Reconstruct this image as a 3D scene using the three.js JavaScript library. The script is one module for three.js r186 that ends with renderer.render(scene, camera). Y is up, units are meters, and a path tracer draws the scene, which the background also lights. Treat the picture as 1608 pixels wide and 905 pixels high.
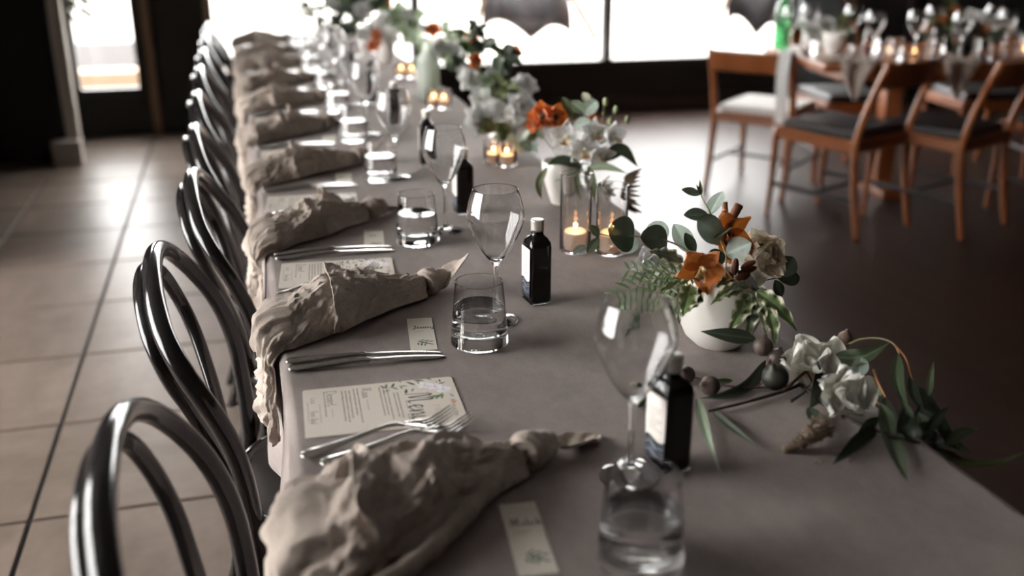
import * as THREE from 'three';
import { mergeGeometries } from 'three/addons/utils/BufferGeometryUtils.js';
import { RoundedBoxGeometry } from 'three/addons/geometries/RoundedBoxGeometry.js';
import { ImprovedNoise } from 'three/addons/math/ImprovedNoise.js';

// ---------------------------------------------------------------- camera, sky, exposure
const scene = new THREE.Scene();
const camera = new THREE.PerspectiveCamera(2 * Math.atan(452.5 / 1563) * 180 / Math.PI, 1608 / 905, 0.05, 200);
camera.rotation.order = 'YXZ';
camera.position.set(0, 1.35, 0);
camera.rotation.set(-0.3497, -0.2664, 0);
camera.focus = 1.56;
camera.userData.fStop = 2.0;
const renderer = new THREE.WebGLRenderer({ antialias: true });
renderer.toneMapping = THREE.LinearToneMapping;
renderer.toneMappingExposure = 1.22;
renderer.shadowMap.enabled = true;
scene.background = new THREE.Color(1.0, 0.985, 0.965);   // flat bright overcast
scene.backgroundIntensity = 22;

// ---------------------------------------------------------------- helpers
let seed = 7;
const rnd = () => { seed = (seed * 1664525 + 1013904223) >>> 0; return seed / 4294967296; };
const rr = (a, b) => a + (b - a) * rnd();
const noise = new ImprovedNoise();
const V = (a) => (a.isVector3 ? a.clone() : new THREE.Vector3(a[0], a[1], a[2]));
const lerp = THREE.MathUtils.lerp, clamp = THREE.MathUtils.clamp, smooth = THREE.MathUtils.smoothstep;
const used = {};
function numbered(n) { const k = used[n] = (used[n] ?? -1) + 1; return k ? n + '_' + String(k).padStart(3, '0') : n; }
function shade(o) { o.traverse((c) => { if (c.isMesh) { c.castShadow = true; c.receiveShadow = true; } }); return o; }
function thing(name, label, category, pos = [0, 0, 0], turn = 0, group) {
  const o = new THREE.Group(); o.name = numbered(name);
  o.position.set(...pos); o.rotation.y = turn; o.userData = { label, category };
  if (group) o.userData.group = group;
  scene.add(o); return o;
}
function part(parent, name, geo, mat, label) {
  const m = new THREE.Mesh(geo, mat); m.name = name; m.castShadow = m.receiveShadow = true;
  if (label) m.userData.label = label;
  const same = parent.children.filter((c) => c.userData.base === name || c.name.replace(/_\d{3}$/, '') === name).length;
  if (same) m.name = name + '_' + String(same).padStart(3, '0');
  parent.add(m); return m;
}
function solo(name, label, category, geo, mat, pos = [0, 0, 0], turn = 0, group) {
  const m = new THREE.Mesh(geo, mat); m.name = numbered(name); m.castShadow = m.receiveShadow = true;
  m.position.set(...pos); m.rotation.y = turn; m.userData = { label, category }; if (group) m.userData.group = group;
  scene.add(m); return m;
}
function struct(name, geo, mat, parent = scene) {
  const m = new THREE.Mesh(geo, mat); m.name = parent === scene ? numbered(name) : name; m.castShadow = m.receiveShadow = true;
  if (parent === scene) m.userData.kind = 'structure';
  parent.add(m); return m;
}
function structGroup(name) { const g = new THREE.Group(); g.name = numbered(name); g.userData.kind = 'structure'; scene.add(g); return g; }
function copy(o, label, pos, turn, group) {
  const c = o.clone(); c.name = numbered(o.name.replace(/_\d{3}$/, '')); c.userData = { ...o.userData };
  if (label) c.userData.label = label; if (group) c.userData.group = group; else delete c.userData.group;
  if (pos) c.position.set(...pos); if (turn !== undefined) c.rotation.y = turn;
  scene.add(c); return c;
}
const box = (w, h, d, x = 0, y = 0, z = 0) => new THREE.BoxGeometry(w, h, d).translate(x, y, z);
const rbox = (w, h, d, r, x = 0, y = 0, z = 0, s = 2) => new RoundedBoxGeometry(w, h, d, s, r).translate(x, y, z);
const lathe = (pts, seg = 48) => new THREE.LatheGeometry(pts.map((p) => new THREE.Vector2(Math.max(p[0], 0), p[1])), seg);
const merge = (list) => mergeGeometries(list.map((g) => { const n = g.index ? g.toNonIndexed() : g; for (const k of Object.keys(n.attributes)) if (!['position', 'normal', 'uv'].includes(k)) n.deleteAttribute(k); return n; }));
// bar between two points with rectangular section
function bar(a, b, w, d, r = 0.004) {
  a = V(a); b = V(b); const L = a.distanceTo(b);
  const g = new RoundedBoxGeometry(w, L, d, 2, Math.min(r, w * 0.45, d * 0.45));
  g.applyQuaternion(new THREE.Quaternion().setFromUnitVectors(new THREE.Vector3(0, 1, 0), b.clone().sub(a).normalize()));
  return g.translate((a.x + b.x) / 2, (a.y + b.y) / 2, (a.z + b.z) / 2);
}
// swept tube: radius number or function of 0..1, section optionally squashed
function tube(pts, rad, segs = 24, radial = 8, closed = false, flat = 1) {
  const c = new THREE.CatmullRomCurve3(pts.map(V), closed, 'centripetal');
  const R = typeof rad === 'function' ? rad : () => rad;
  const fr = c.computeFrenetFrames(segs, closed), pos = [], uv = [], idx = [], P = new THREE.Vector3(), L = c.getLength();
  for (let i = 0; i <= segs; i++) {
    c.getPointAt(i / segs, P);
    for (let j = 0; j <= radial; j++) {
      const a = j / radial * Math.PI * 2, r = R(i / segs), n = fr.normals[i], b = fr.binormals[i], ca = Math.cos(a) * r, sa = Math.sin(a) * r * flat;
      pos.push(P.x + n.x * ca + b.x * sa, P.y + n.y * ca + b.y * sa, P.z + n.z * ca + b.z * sa);
      uv.push(j / radial * 6.28 * r, i / segs * L);
    }
  }
  const w = radial + 1;
  for (let i = 0; i < segs; i++) for (let j = 0; j < radial; j++) { const k = i * w + j; idx.push(k, k + 1, k + w, k + 1, k + w + 1, k + w); }
  if (!closed) for (const [e, flip] of [[0, 1], [segs, 0]]) {
    c.getPointAt(e / segs, P); const base = pos.length / 3; pos.push(P.x, P.y, P.z); uv.push(0, 0);
    for (let j = 0; j < radial; j++) { const k = e * w + j; flip ? idx.push(base, k + 1, k) : idx.push(base, k, k + 1); }
  }
  const g = new THREE.BufferGeometry();
  g.setAttribute('position', new THREE.Float32BufferAttribute(pos, 3)); g.setAttribute('uv', new THREE.Float32BufferAttribute(uv, 2)); g.setIndex(idx);
  g.computeVertexNormals(); return g;
}
// parametric sheet fn(u, v) -> [x, y, z]; thick > 0 closes it into a solid; col(u, v) -> linear rgb
function sheet(nu, nv, fn, thick = 0, col = null, uvs = [1, 1]) {
  const P = [], uv = [], C = [], idx = [], w = nv + 1;
  for (let i = 0; i <= nu; i++) for (let j = 0; j <= nv; j++) {
    const p = fn(i / nu, j / nv); P.push(p[0], p[1], p[2]); uv.push(i / nu * uvs[0], j / nv * uvs[1]); if (col) C.push(...col(i / nu, j / nv));
  }
  for (let i = 0; i < nu; i++) for (let j = 0; j < nv; j++) { const k = i * w + j; idx.push(k, k + 1, k + w, k + 1, k + w + 1, k + w); }
  let g = new THREE.BufferGeometry();
  g.setAttribute('position', new THREE.Float32BufferAttribute(P, 3)); g.setAttribute('uv', new THREE.Float32BufferAttribute(uv, 2));
  if (col) g.setAttribute('color', new THREE.Float32BufferAttribute(C, 3));
  g.setIndex(idx); g.computeVertexNormals();
  if (!thick) return g;
  const N = g.attributes.normal.array, n = P.length / 3, P2 = P.slice(), uv2 = uv.concat(uv), id2 = idx.slice();
  for (let k = 0; k < n * 3; k++) P2.push(P[k] - N[k] * thick);
  for (let k = 0; k < idx.length; k += 3) id2.push(idx[k] + n, idx[k + 2] + n, idx[k + 1] + n);
  const rim = []; for (let j = 0; j <= nv; j++) rim.push(j); for (let i = 1; i <= nu; i++) rim.push(i * w + nv);
  for (let j = nv - 1; j >= 0; j--) rim.push(nu * w + j); for (let i = nu - 1; i > 0; i--) rim.push(i * w);
  for (let k = 0; k < rim.length; k++) { const a = rim[k], b = rim[(k + 1) % rim.length]; id2.push(a, a + n, b, b, a + n, b + n); }
  g = new THREE.BufferGeometry();
  g.setAttribute('position', new THREE.Float32BufferAttribute(P2, 3)); g.setAttribute('uv', new THREE.Float32BufferAttribute(uv2, 2));
  if (col) g.setAttribute('color', new THREE.Float32BufferAttribute(C.concat(C), 3));
  g.setIndex(id2); g.computeVertexNormals(); return g;
}
// ---------------------------------------------------------------- textures
function dataTex(n, fn, srgb = false) {
  const d = new Uint8Array(n * n * 4);
  for (let y = 0; y < n; y++) for (let x = 0; x < n; x++) { const c = fn(x / n, y / n); for (let k = 0; k < 3; k++) d[(y * n + x) * 4 + k] = clamp(c[k] ?? c[0], 0, 255); d[(y * n + x) * 4 + 3] = 255; }
  const t = new THREE.DataTexture(d, n, n); t.wrapS = t.wrapT = THREE.RepeatWrapping; t.magFilter = THREE.LinearFilter; t.minFilter = THREE.LinearMipmapLinearFilter; t.generateMipmaps = true;
  if (srgb) t.colorSpace = THREE.SRGBColorSpace; t.needsUpdate = true; return t;
}
// tiling noise on the torus
function tn(u, v, f, s = 0) {
  const a = u * 2 * Math.PI, b = v * 2 * Math.PI, k = f / (2 * Math.PI);
  return noise.noise(Math.cos(a) * k + s, Math.sin(a) * k + s * 1.7, Math.cos(b) * k) * 0.6 + noise.noise(Math.sin(b) * k + 9 + s, Math.cos(a) * k * 1.02 + 4, Math.sin(a) * k - s) * 0.6;
}
const rep = (t, x, y = x) => { const c = t.clone(); c.repeat.set(x, y); c.needsUpdate = true; return c; };
const weaveN = []; for (let i = 0; i < 512 * 512; i++) weaveN.push(rnd());
const weave = dataTex(512, (u, v) => {
  const x = Math.floor(u * 512), y = Math.floor(v * 512), a = Math.sin(u * Math.PI * 2 * 128), b = Math.sin(v * Math.PI * 2 * 128);
  return [128 + 40 * a * b + 70 * (weaveN[y * 512 + x] - 0.5) + 40 * (weaveN[(y >> 1) * 512 + (x >> 3)] - 0.5)];
});
const mottle = dataTex(512, (u, v) => {
  const x = Math.floor(u * 512), y = Math.floor(v * 512);
  const k = 236 + 12 * tn(u, v, 6) + 12 * tn(u, v, 17, 3) + 34 * (weaveN[y * 512 + x] - 0.5) + 20 * (weaveN[(y >> 1) * 512 + (x >> 1)] - 0.5);
  return [k, k, k];
}, true);
const stone = dataTex(512, (u, v) => {
  const k = tn(u, v, 5) + 0.7 * tn(u, v, 13, 2) + 0.4 * tn(u, v, 37, 5);
  return [222 + 26 * k, 216 + 26 * k, 210 + 28 * k];
}, true);
const grain = dataTex(512, (u, v) => {
  const k = tn(u * 1, v, 3) + 0.8 * noise.noise(Math.sin(u * 6.283) * 9, Math.cos(u * 6.283) * 9, v * 3.0) + 0.3 * (weaveN[Math.floor(u * 512)] - 0.5);
  return [220 + 30 * k, 212 + 34 * k, 200 + 38 * k];
}, true);
const rough1 = dataTex(256, (u, v) => [150 + 60 * tn(u, v, 7) + 40 * tn(u, v, 23, 4)]);

// ---------------------------------------------------------------- materials
const S = (o) => new THREE.MeshStandardMaterial(o), Ph = (o) => new THREE.MeshPhysicalMaterial(o);
const lin = (r, g, b) => new THREE.Color().setRGB(r, g, b);
const M = {
  cloth: Ph({ color: lin(0.30, 0.250, 0.232), map: rep(mottle, 4), bumpMap: rep(weave, 5), bumpScale: 0.0004, roughness: 0.92, sheen: 0.25, sheenRoughness: 0.6, sheenColor: lin(0.6, 0.56, 0.55) }),
  linen: Ph({ color: lin(0.46, 0.385, 0.33), map: rep(mottle, 3), bumpMap: rep(weave, 3), bumpScale: 0.001, roughness: 0.95, side: THREE.DoubleSide }),
  bent: Ph({ color: lin(0.010, 0.0085, 0.008), roughness: 0.13, specularIntensity: 0.9 }),
  cane: S({ color: lin(0.02, 0.017, 0.015), roughness: 0.5 }),
  steel: S({ color: lin(0.50, 0.475, 0.45), metalness: 1, roughness: 0.16 }),
  glass: Ph({ color: 0xffffff, transmission: 1, thickness: 0.01, ior: 1.5, roughness: 0 }),
  water: Ph({ color: 0xffffff, transmission: 1, thickness: 0.05, ior: 1.33, roughness: 0 }),
  pane: Ph({ color: 0xffffff, transmission: 1, thickness: 0, roughness: 0 }),
  tinted: Ph({ color: lin(0.82, 0.82, 0.82), transmission: 1, thickness: 0, roughness: 0 }),
  tile: Ph({ color: lin(0.195, 0.160, 0.140), map: rep(stone, 2), roughness: 0.34, specularIntensity: 0.2 }),
  grout: S({ color: lin(0.018, 0.016, 0.015), roughness: 0.9 }),
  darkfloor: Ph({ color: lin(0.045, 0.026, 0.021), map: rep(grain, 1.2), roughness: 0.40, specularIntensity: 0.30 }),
  blackpaint: S({ color: lin(0.012, 0.0115, 0.011), roughness: 0.6 }),
  bluewall: S({ color: lin(0.010, 0.009, 0.010), roughness: 0.75 }),
  frame: S({ color: lin(0.02, 0.017, 0.016), roughness: 0.5 }),
  wallr: S({ color: lin(0.022, 0.018, 0.017), roughness: 0.8 }),
  ceil: S({ color: lin(0.12, 0.11, 0.105), roughness: 0.9 }),
  tan: S({ color: lin(0.30, 0.21, 0.145), map: rep(grain, 2), roughness: 0.5 }),
  cream: S({ color: lin(0.42, 0.37, 0.32), roughness: 0.6 }),
  teak: S({ color: lin(0.36, 0.125, 0.046), map: rep(grain, 2.5), roughness: 0.36 }),
  cushion: S({ color: lin(0.75, 0.73, 0.70), map: rep(mottle, 3), roughness: 0.9 }),
  greydoor: S({ color: lin(0.16, 0.18, 0.19), roughness: 0.6 }),
  deck: S({ color: lin(0.36, 0.35, 0.34), map: rep(stone, 0.6), roughness: 0.8 }),
  sand: S({ color: lin(0.52, 0.36, 0.25), roughness: 0.9 }),
  white: S({ color: lin(0.80, 0.80, 0.80), roughness: 0.6 }),
  ceramic: Ph({ color: lin(0.78, 0.75, 0.70), roughness: 0.35, clearcoat: 0.3, clearcoatRoughness: 0.2 }),
  wax: Ph({ color: lin(0.82, 0.74, 0.66), roughness: 0.55, transmission: 0.35, thickness: 0 }),
  flame: S({ color: lin(0, 0, 0), emissive: lin(1.0, 0.46, 0.16), emissiveIntensity: 16 }),
  wick: S({ color: lin(0.02, 0.02, 0.02), roughness: 1 }),
  liquor: Ph({ color: lin(0.006, 0.004, 0.0035), roughness: 0.08, specularIntensity: 0.7 }),
  clearcap: S({ color: lin(0.55, 0.52, 0.47), metalness: 0.6, roughness: 0.35 }),
  green: Ph({ color: lin(0.20, 0.50, 0.28), transmission: 0.8, thickness: 0, roughness: 0.1 }),
};
// the room's own units are metres; the table top is at y = 0.75, its left edge at x = 0.022
const TY = 0.75;

// ---------------------------------------------------------------- setting: floor, walls, windows
{
  const f = struct('floor', box(9.6, 0.1, 9.2, 1.9, -0.0585, -2.7), M.grout);
  // left half: large stone tiles, each a piece with its own tone
  const variants = [0, 1, 2, 3, 4].map((k) => { const m = M.tile.clone(); m.color.multiplyScalar(0.93 + 0.035 * k); const t = rep(stone, 1.1); t.offset.set(k * 0.31, k * 0.17); m.map = t; return m; });
  const g = new RoundedBoxGeometry(0.5015, 0.012, 0.5015, 1, 0.003);
  const p = g.attributes.position, uv = g.attributes.uv; for (let i = 0; i < p.count; i++) uv.setXY(i, p.getX(i), p.getZ(i));
  for (let i = -3; i <= 1; i++) for (let j = 0; j < 17; j++) {
    const m = new THREE.Mesh(g, variants[Math.floor(rnd() * 5)]); m.receiveShadow = true;
    m.position.set(-0.579 + 0.5125 * (i + 0.5), -0.006 + rr(-0.0004, 0.0004), 1.05 - 0.5125 * j - 0.015);
    m.rotation.y = Math.floor(rnd() * 4) * Math.PI / 2; m.name = 'tile' + (f.children.length ? '_' + String(f.children.length).padStart(3, '0') : ''); f.add(m);
  }
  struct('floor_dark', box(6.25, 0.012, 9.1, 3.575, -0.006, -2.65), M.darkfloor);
}
const ZW = -7.2;                                             // inside face of the far wall
struct('ceiling', box(9.8, 0.12, 9.4, 1.9, 2.92, -2.7), M.ceil);
struct('wall_back', box(9.8, 3, 0.2, 1.9, 1.4, 1.95), M.wallr);
struct('wall_right', box(0.2, 3, 9.4, 6.75, 1.4, -2.7), M.wallr);
// far wall around its openings: [-1.02,-0.62] door light, then panes between posts
{
  const far = (name, x0, x1, y0, y1, m) => struct(name, box(x1 - x0, y1 - y0, 0.2, (x0 + x1) / 2, (y0 + y1) / 2, ZW - 0.1), m);
  far('wall_far', -3.2, -1.06, -0.1, 2.9, M.blackpaint);
  far('wall_far', -1.06, -0.60, -0.1, 0.27, M.blackpaint);
  far('wall_far', -1.06, -0.60, 2.45, 2.9, M.blackpaint);
  far('wall_far', -0.60, -0.17, -0.1, 2.9, M.blackpaint);
  far('wall_far', -0.17, 4.30, -0.1, 0.345, M.blackpaint);
  far('wall_far', -0.17, 4.30, 2.45, 2.9, M.blackpaint);
  far('wall_far', 4.30, 6.8, -0.1, 2.9, M.wallr);
  struct('baseboard_far', box(4.5, 0.10, 0.03, 2.1, 0.06, ZW + 0.015), S({ color: lin(0.03, 0.018, 0.014), roughness: 0.5 }));
}
function windowUnit(n, x0, x1, y0, y1, mull) {
  const w = structGroup('window_' + n), z = ZW - 0.06, t = 0.045;
  struct('window_frame', merge([box(x1 - x0, t, 0.08, (x0 + x1) / 2, y0 + t / 2, z), box(x1 - x0, t, 0.08, (x0 + x1) / 2, y1 - t / 2, z), box(t, y1 - y0, 0.08, x0 + t / 2, (y0 + y1) / 2, z), box(t, y1 - y0, 0.08, x1 - t / 2, (y0 + y1) / 2, z)]), M.frame, w);
  let a = x0;
  [...mull, x1].forEach((b, i) => {
    if (b !== x1) struct('mullion' + (i ? '_' + String(i).padStart(3, '0') : ''), box(0.06, y1 - y0, 0.09, b, (y0 + y1) / 2, z), M.frame, w);
    struct('pane' + (i ? '_' + String(i).padStart(3, '0') : ''), box(b - a - 0.03, y1 - y0 - 0.04, 0.006, (a + b) / 2, (y0 + y1) / 2, z), M.tinted, w); a = b;
  });
  return w;
}
windowUnit(1, -0.17, 4.30, 0.345, 2.45, [1.26, 2.72]);
windowUnit(2, -1.06, -0.60, 0.27, 2.45, []);
struct('trim_1', box(0.05, 2.6, 0.05, -0.55, 1.3, ZW + 0.03), M.tan);
struct('trim_2', box(0.03, 2.6, 0.04, -0.165, 1.3, ZW + 0.03), M.tan);
struct('window_sill', box(0.46, 0.03, 0.16, -0.83, 0.275, ZW - 0.12), M.white);
// dark partition at the left with its cream end post
struct('wall_partition', box(2.3, 2.86, 0.12, -2.18, 1.43, -6.52), M.bluewall);
struct('trim_3', box(0.07, 2.86, 0.1, -0.985, 1.43, -6.47), M.cream);
struct('trim_4', box(0.16, 0.14, 0.12, -1.02, 0.07, -6.40), M.cream);
struct('wall_shade_added', box(1.6, 2.86, 0.14, -2.05, 1.43, -4.35), M.bluewall);  // added out of view to keep left-window light off the far-left floor
// left wall: one long multi-paned window lets in the daylight
{
  const X = -2.85;
  const lf = (z0, z1, y0, y1) => struct('wall_left', box(0.2, y1 - y0, z1 - z0, X - 0.1, (y0 + y1) / 2, (z0 + z1) / 2), M.wallr);
  lf(-7.4, -4.1, -0.1, 2.9); lf(-0.8, 2.05, -0.1, 2.9); lf(-4.1, -0.8, -0.1, 0.35); lf(-4.1, -0.8, 2.65, 2.9);
  const w = structGroup('window_3'), bars = [];
  for (let i = 0; i <= 12; i++) bars.push(box(0.06, 2.3, i % 3 ? 0.03 : 0.09, X - 0.08, 1.5, -4.1 + 3.3 * i / 12));
  bars.push(box(0.06, 0.05, 3.3, X - 0.08, 0.375, -2.45), box(0.06, 0.05, 3.3, X - 0.08, 2.625, -2.45));
  struct('window_frame', merge(bars), M.frame, w);
  struct('pane', box(0.006, 2.26, 3.26, X - 0.08, 1.5, -2.45), M.pane, w);
}
// right part of the far wall: grey door leaf, tan post, black panels
{
  const d = structGroup('door_1');
  struct('door_leaf', box(0.36, 2.1, 0.04, 4.47, 1.05, ZW + 0.03), M.greydoor, d);
  struct('door_frame', box(0.07, 2.3, 0.08, 4.70, 1.15, ZW + 0.05), M.tan, d);
}
struct('trim_5', box(0.05, 2.3, 0.06, 5.3, 1.15, ZW + 0.04), S({ color: lin(0.05, 0.035, 0.03), roughness: 0.6 }));
// outside: terrace, balustrade, low walls and two dark sling chairs
struct('terrace', box(30, 0.1, 22, 2, -0.08, -18.4), M.deck);
{
  const w = thing('balustrade', 'white balustrade of thin upright rods out on the terrace beyond the big window', 'railing', [0, 0, -9.9]);
  part(w, 'rail', box(7.5, 0.05, 0.05, 4, 1.0, 0), M.white); part(w, 'rail', box(7.5, 0.04, 0.05, 4, 0.1, 0), M.white);
  for (let i = 0; i < 64; i++) part(w, 'baluster', box(0.018, 0.9, 0.018, 0.35 + i * 0.116, 0.55, 0), M.white);
}
solo('low_wall', 'tan sandstone low wall outside the narrow left window', 'wall', rbox(3.2, 0.30, 0.25, 0.02, -2.2, 0.12, 0), M.sand, [0, 0, -8.6]);
solo('garden_wall', 'grey concrete wall behind the tan low wall outside the narrow window', 'wall', rbox(5, 0.40, 0.25, 0.02, -2.9, 0.2, 0), S({ color: lin(0.20, 0.20, 0.21), roughness: 0.9 }), [0, 0, -9.6]);
function slingChair(label, x, z, turn, w) {
  const t = thing('sling_chair', label, 'chair', [x, 0, z], turn);
  const dark = S({ color: lin(0.022, 0.018, 0.02), roughness: 0.85, side: THREE.DoubleSide });
  part(t, 'sling', sheet(24, 24, (u, v) => {
    const a = (v - 0.5) * w, sag = 0.10 * Math.sin(u * Math.PI) + 0.03 * Math.sin(v * 9 + u * 3);
    return [a, 0.98 - u * 0.50 + 0.13 * Math.abs(Math.sin(v * 5.2 + 0.5)) * u - 0.10 * (v - 0.5) * u, -0.1 + u * 0.28 + sag];
  }, 0.012), dark);
  for (const s of [-1, 1]) {
    part(t, 'arm', bar([s * (w / 2 - 0.12), 1.0, 0.12], [s * (w / 2 + 0.16), 0.46, 0.30], 0.05, 0.035), M.tan);
    part(t, 'leg', bar([s * (w / 2), 0.55, 0.2], [s * (w / 2 - 0.03), -0.02, 0.12], 0.014, 0.014), M.white);
  }
  return t;
}
slingChair('dark sling chair with tan arm outside the middle pane of the window', 2.25, -8.1, 0.25, 0.86);
slingChair('dark sling chair with tan arm outside at the right end of the window', 4.22, -7.9, -0.1, 0.52);

// ---------------------------------------------------------------- long table, its cloth
const TX0 = 0.022, TX1 = 0.784, TZ0 = -0.12, TZ1 = -5.98;
{
  const t = thing('dining_table', 'long trestle table hidden under the taupe cloth', 'table', [0.403, 0, -3.05]);
  part(t, 'tabletop', rbox(0.74, 0.03, 5.83, 0.008, 0, 0.728, 0), M.teak);
  for (const z of [-2.8, -1.585, 0.212, 2.7]) { for (const s of [-1, 1]) part(t, 'leg', bar([s * 0.28, 0, z], [s * 0.28, 0.715, z], 0.04, 0.04), M.frame); part(t, 'crossbar', bar([-0.28, 0.2, z], [0.28, 0.2, z], 0.03, 0.03), M.frame); }
}
{
  // the cloth: rounded over the table edge, short drop with soft folds, faint creases on top
  const drop = 0.27, W = TX1 - TX0, nx = 150, nz = 560, R = 0.012;
  const prof = (s) => {                                     // distance along the section -> x, y
    if (s < drop) return [0, -(drop - s), 1];
    if (s > drop + W) return [W, -(s - drop - W), -1];
    const x = s - drop; const e = Math.min(x, W - x);
    return [x, e < R ? -(R - Math.sqrt(Math.max(0, R * R - (R - e) ** 2))) : 0, 0];
  };
  const total = drop * 2 + W;
  const sArr = []; for (let i = 0; i <= nx; i++) { const u = i / nx; sArr.push(u < 0.12 ? drop * (u / 0.12) : u > 0.88 ? total - drop * ((1 - u) / 0.12) : drop + W * ((u - 0.12) / 0.76)); }
  const creases = [[-1.985, 0.0016], [-1.24, 0.0006], [-3.2, 0.0016], [-4.4, 0.0014]];
  const g = sheet(nx, nz, (u, v) => {
    const s = sArr[Math.round(u * nx)]; let [x, y, side] = prof(s); const z = lerp(TZ1, TZ0, v);
    if (side) { const k = smooth(-y, 0, drop); x -= side * k * (0.010 + 0.014 * Math.sin(z * 15 + 1.3 * Math.sin(z * 4.1)) + 0.006 * Math.sin(z * 43)); }
    else {
      let h = 0.0011 * noise.noise(x * 5, z * 5, 1.3) + 0.0005 * noise.noise(x * 16, z * 16, 4.1);
      const r = 1 - Math.abs(noise.noise(x * 7 + 3, z * 3.1, 7.7)) * 2; h += 0.0012 * Math.max(0, r - 0.72) / 0.28 * (0.5 + noise.noise(x * 2, z * 2, 2));
      for (const [cz, a] of creases) h += a * Math.exp(-(((z - cz + 0.012 * Math.sin(x * 9)) / 0.006) ** 2));
      h += 0.0010 * Math.exp(-(((x - 0.20 - 0.01 * Math.sin(z * 5)) / 0.005) ** 2)) * smooth(z, -1.6, -1.2);
      const e = Math.min(x, W - x); y += h * smooth(e, 0, 0.03) + 0.0012;
    }
    return [TX0 + x, TY + y, z];
  }, 0, null, [1, 1]);
  const p = g.attributes.position, uv = g.attributes.uv; for (let i = 0; i < p.count; i++) uv.setXY(i, p.getX(i) + p.getY(i), p.getZ(i));
  M.cloth.side = THREE.DoubleSide;
  solo('tablecloth', 'taupe grey linen cloth covering the long table', 'tablecloth', g, M.cloth);
}

// ---------------------------------------------------------------- bentwood chairs along the left side
{
  const zs = [-0.935, -1.545, -2.075, -2.60, -3.16, -3.76, -4.32, -4.95, -5.5];
  const ord = ['nearest', 'second', 'third', 'fourth', 'fifth', 'sixth', 'seventh', 'eighth', 'ninth'];
  const c = thing('bentwood_chair', 'black bentwood chair with double hoop back, nearest the camera', 'chair', [-0.022, 0, zs[0]]);
  const outer = [[-0.12, 0, 0.205], [-0.06, 0.2, 0.20], [-0.022, 0.44, 0.195], [-0.021, 0.5, 0.21], [-0.026, 0.57, 0.232], [-0.032, 0.62, 0.241], [-0.044, 0.67, 0.244], [-0.064, 0.72, 0.243], [-0.092, 0.77, 0.230], [-0.114, 0.81, 0.196], [-0.127, 0.842, 0.135], [-0.133, 0.860, 0.07], [-0.135, 0.866, 0]];
  const hoop = (a) => [...a, ...a.slice(0, -1).reverse().map(([x, y, z]) => [x, y, -z])];
  part(c, 'back_hoop', tube(hoop(outer), (t) => 0.0145 - 0.003 * smooth(Math.abs(t - 0.5), 0.3, 0.5), 110, 16), M.bent);
  const inner = [[-0.055, 0.45, 0.075], [-0.06, 0.50, 0.077], [-0.064, 0.54, 0.085], [-0.072, 0.59, 0.108], [-0.084, 0.64, 0.137], [-0.098, 0.69, 0.163], [-0.117, 0.74, 0.177], [-0.136, 0.79, 0.160], [-0.148, 0.822, 0.105], [-0.153, 0.836, 0.05], [-0.154, 0.840, 0]];
  part(c, 'inner_hoop', tube(hoop(inner), 0.0118, 80, 14), M.bent);
  const ring = (r, y, w) => { const a = []; for (let i = 0; i < 24; i++) a.push([0.145 + r * Math.cos(i / 12 * Math.PI), y, r * Math.sin(i / 12 * Math.PI)]); return tube(a, w, 72, 12, true); };
  part(c, 'seat_ring', ring(0.198, 0.447, 0.017), M.bent);
  part(c, 'seat', lathe([[0, 0.455], [0.10, 0.454], [0.186, 0.458], [0.188, 0.446], [0.10, 0.442], [0, 0.442]], 40).translate(0.145, 0, 0), M.cane);
  for (const s of [-1, 1]) part(c, 'leg', tube([[0.275, 0.44, s * 0.125], [0.29, 0.25, s * 0.145], [0.315, 0, s * 0.165]], (t) => 0.0155 - 0.004 * t, 16, 10), M.bent);
  part(c, 'leg_ring', ring(0.165, 0.21, 0.009), M.bent);
  for (let i = 1; i < zs.length; i++) copy(c, `black bentwood chair with double hoop back, ${ord[i]} from the camera`, [[-0.022, -0.015, 0.026, 0.018, 0.012, 0.008, 0.01, 0.01, 0.01][i], 0, zs[i]], 0.015 * Math.sin(i * 2.4));
}

// ---------------------------------------------------------------- printed cards
function canvasTex(w, h, draw) {
  const c = document.createElement('canvas'); c.width = w; c.height = h; const g = c.getContext('2d'); draw(g, w, h);
  const t = new THREE.CanvasTexture(c); t.colorSpace = THREE.SRGBColorSpace; return t;
}
function inkLeaf(g, x, y, L, a, col, w = 0.28) {
  g.save(); g.translate(x, y); g.rotate(a); g.fillStyle = col; g.beginPath(); g.moveTo(0, 0); g.quadraticCurveTo(L * 0.5, -L * w, L, 0); g.quadraticCurveTo(L * 0.5, L * w, 0, 0); g.fill(); g.restore();
}
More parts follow.
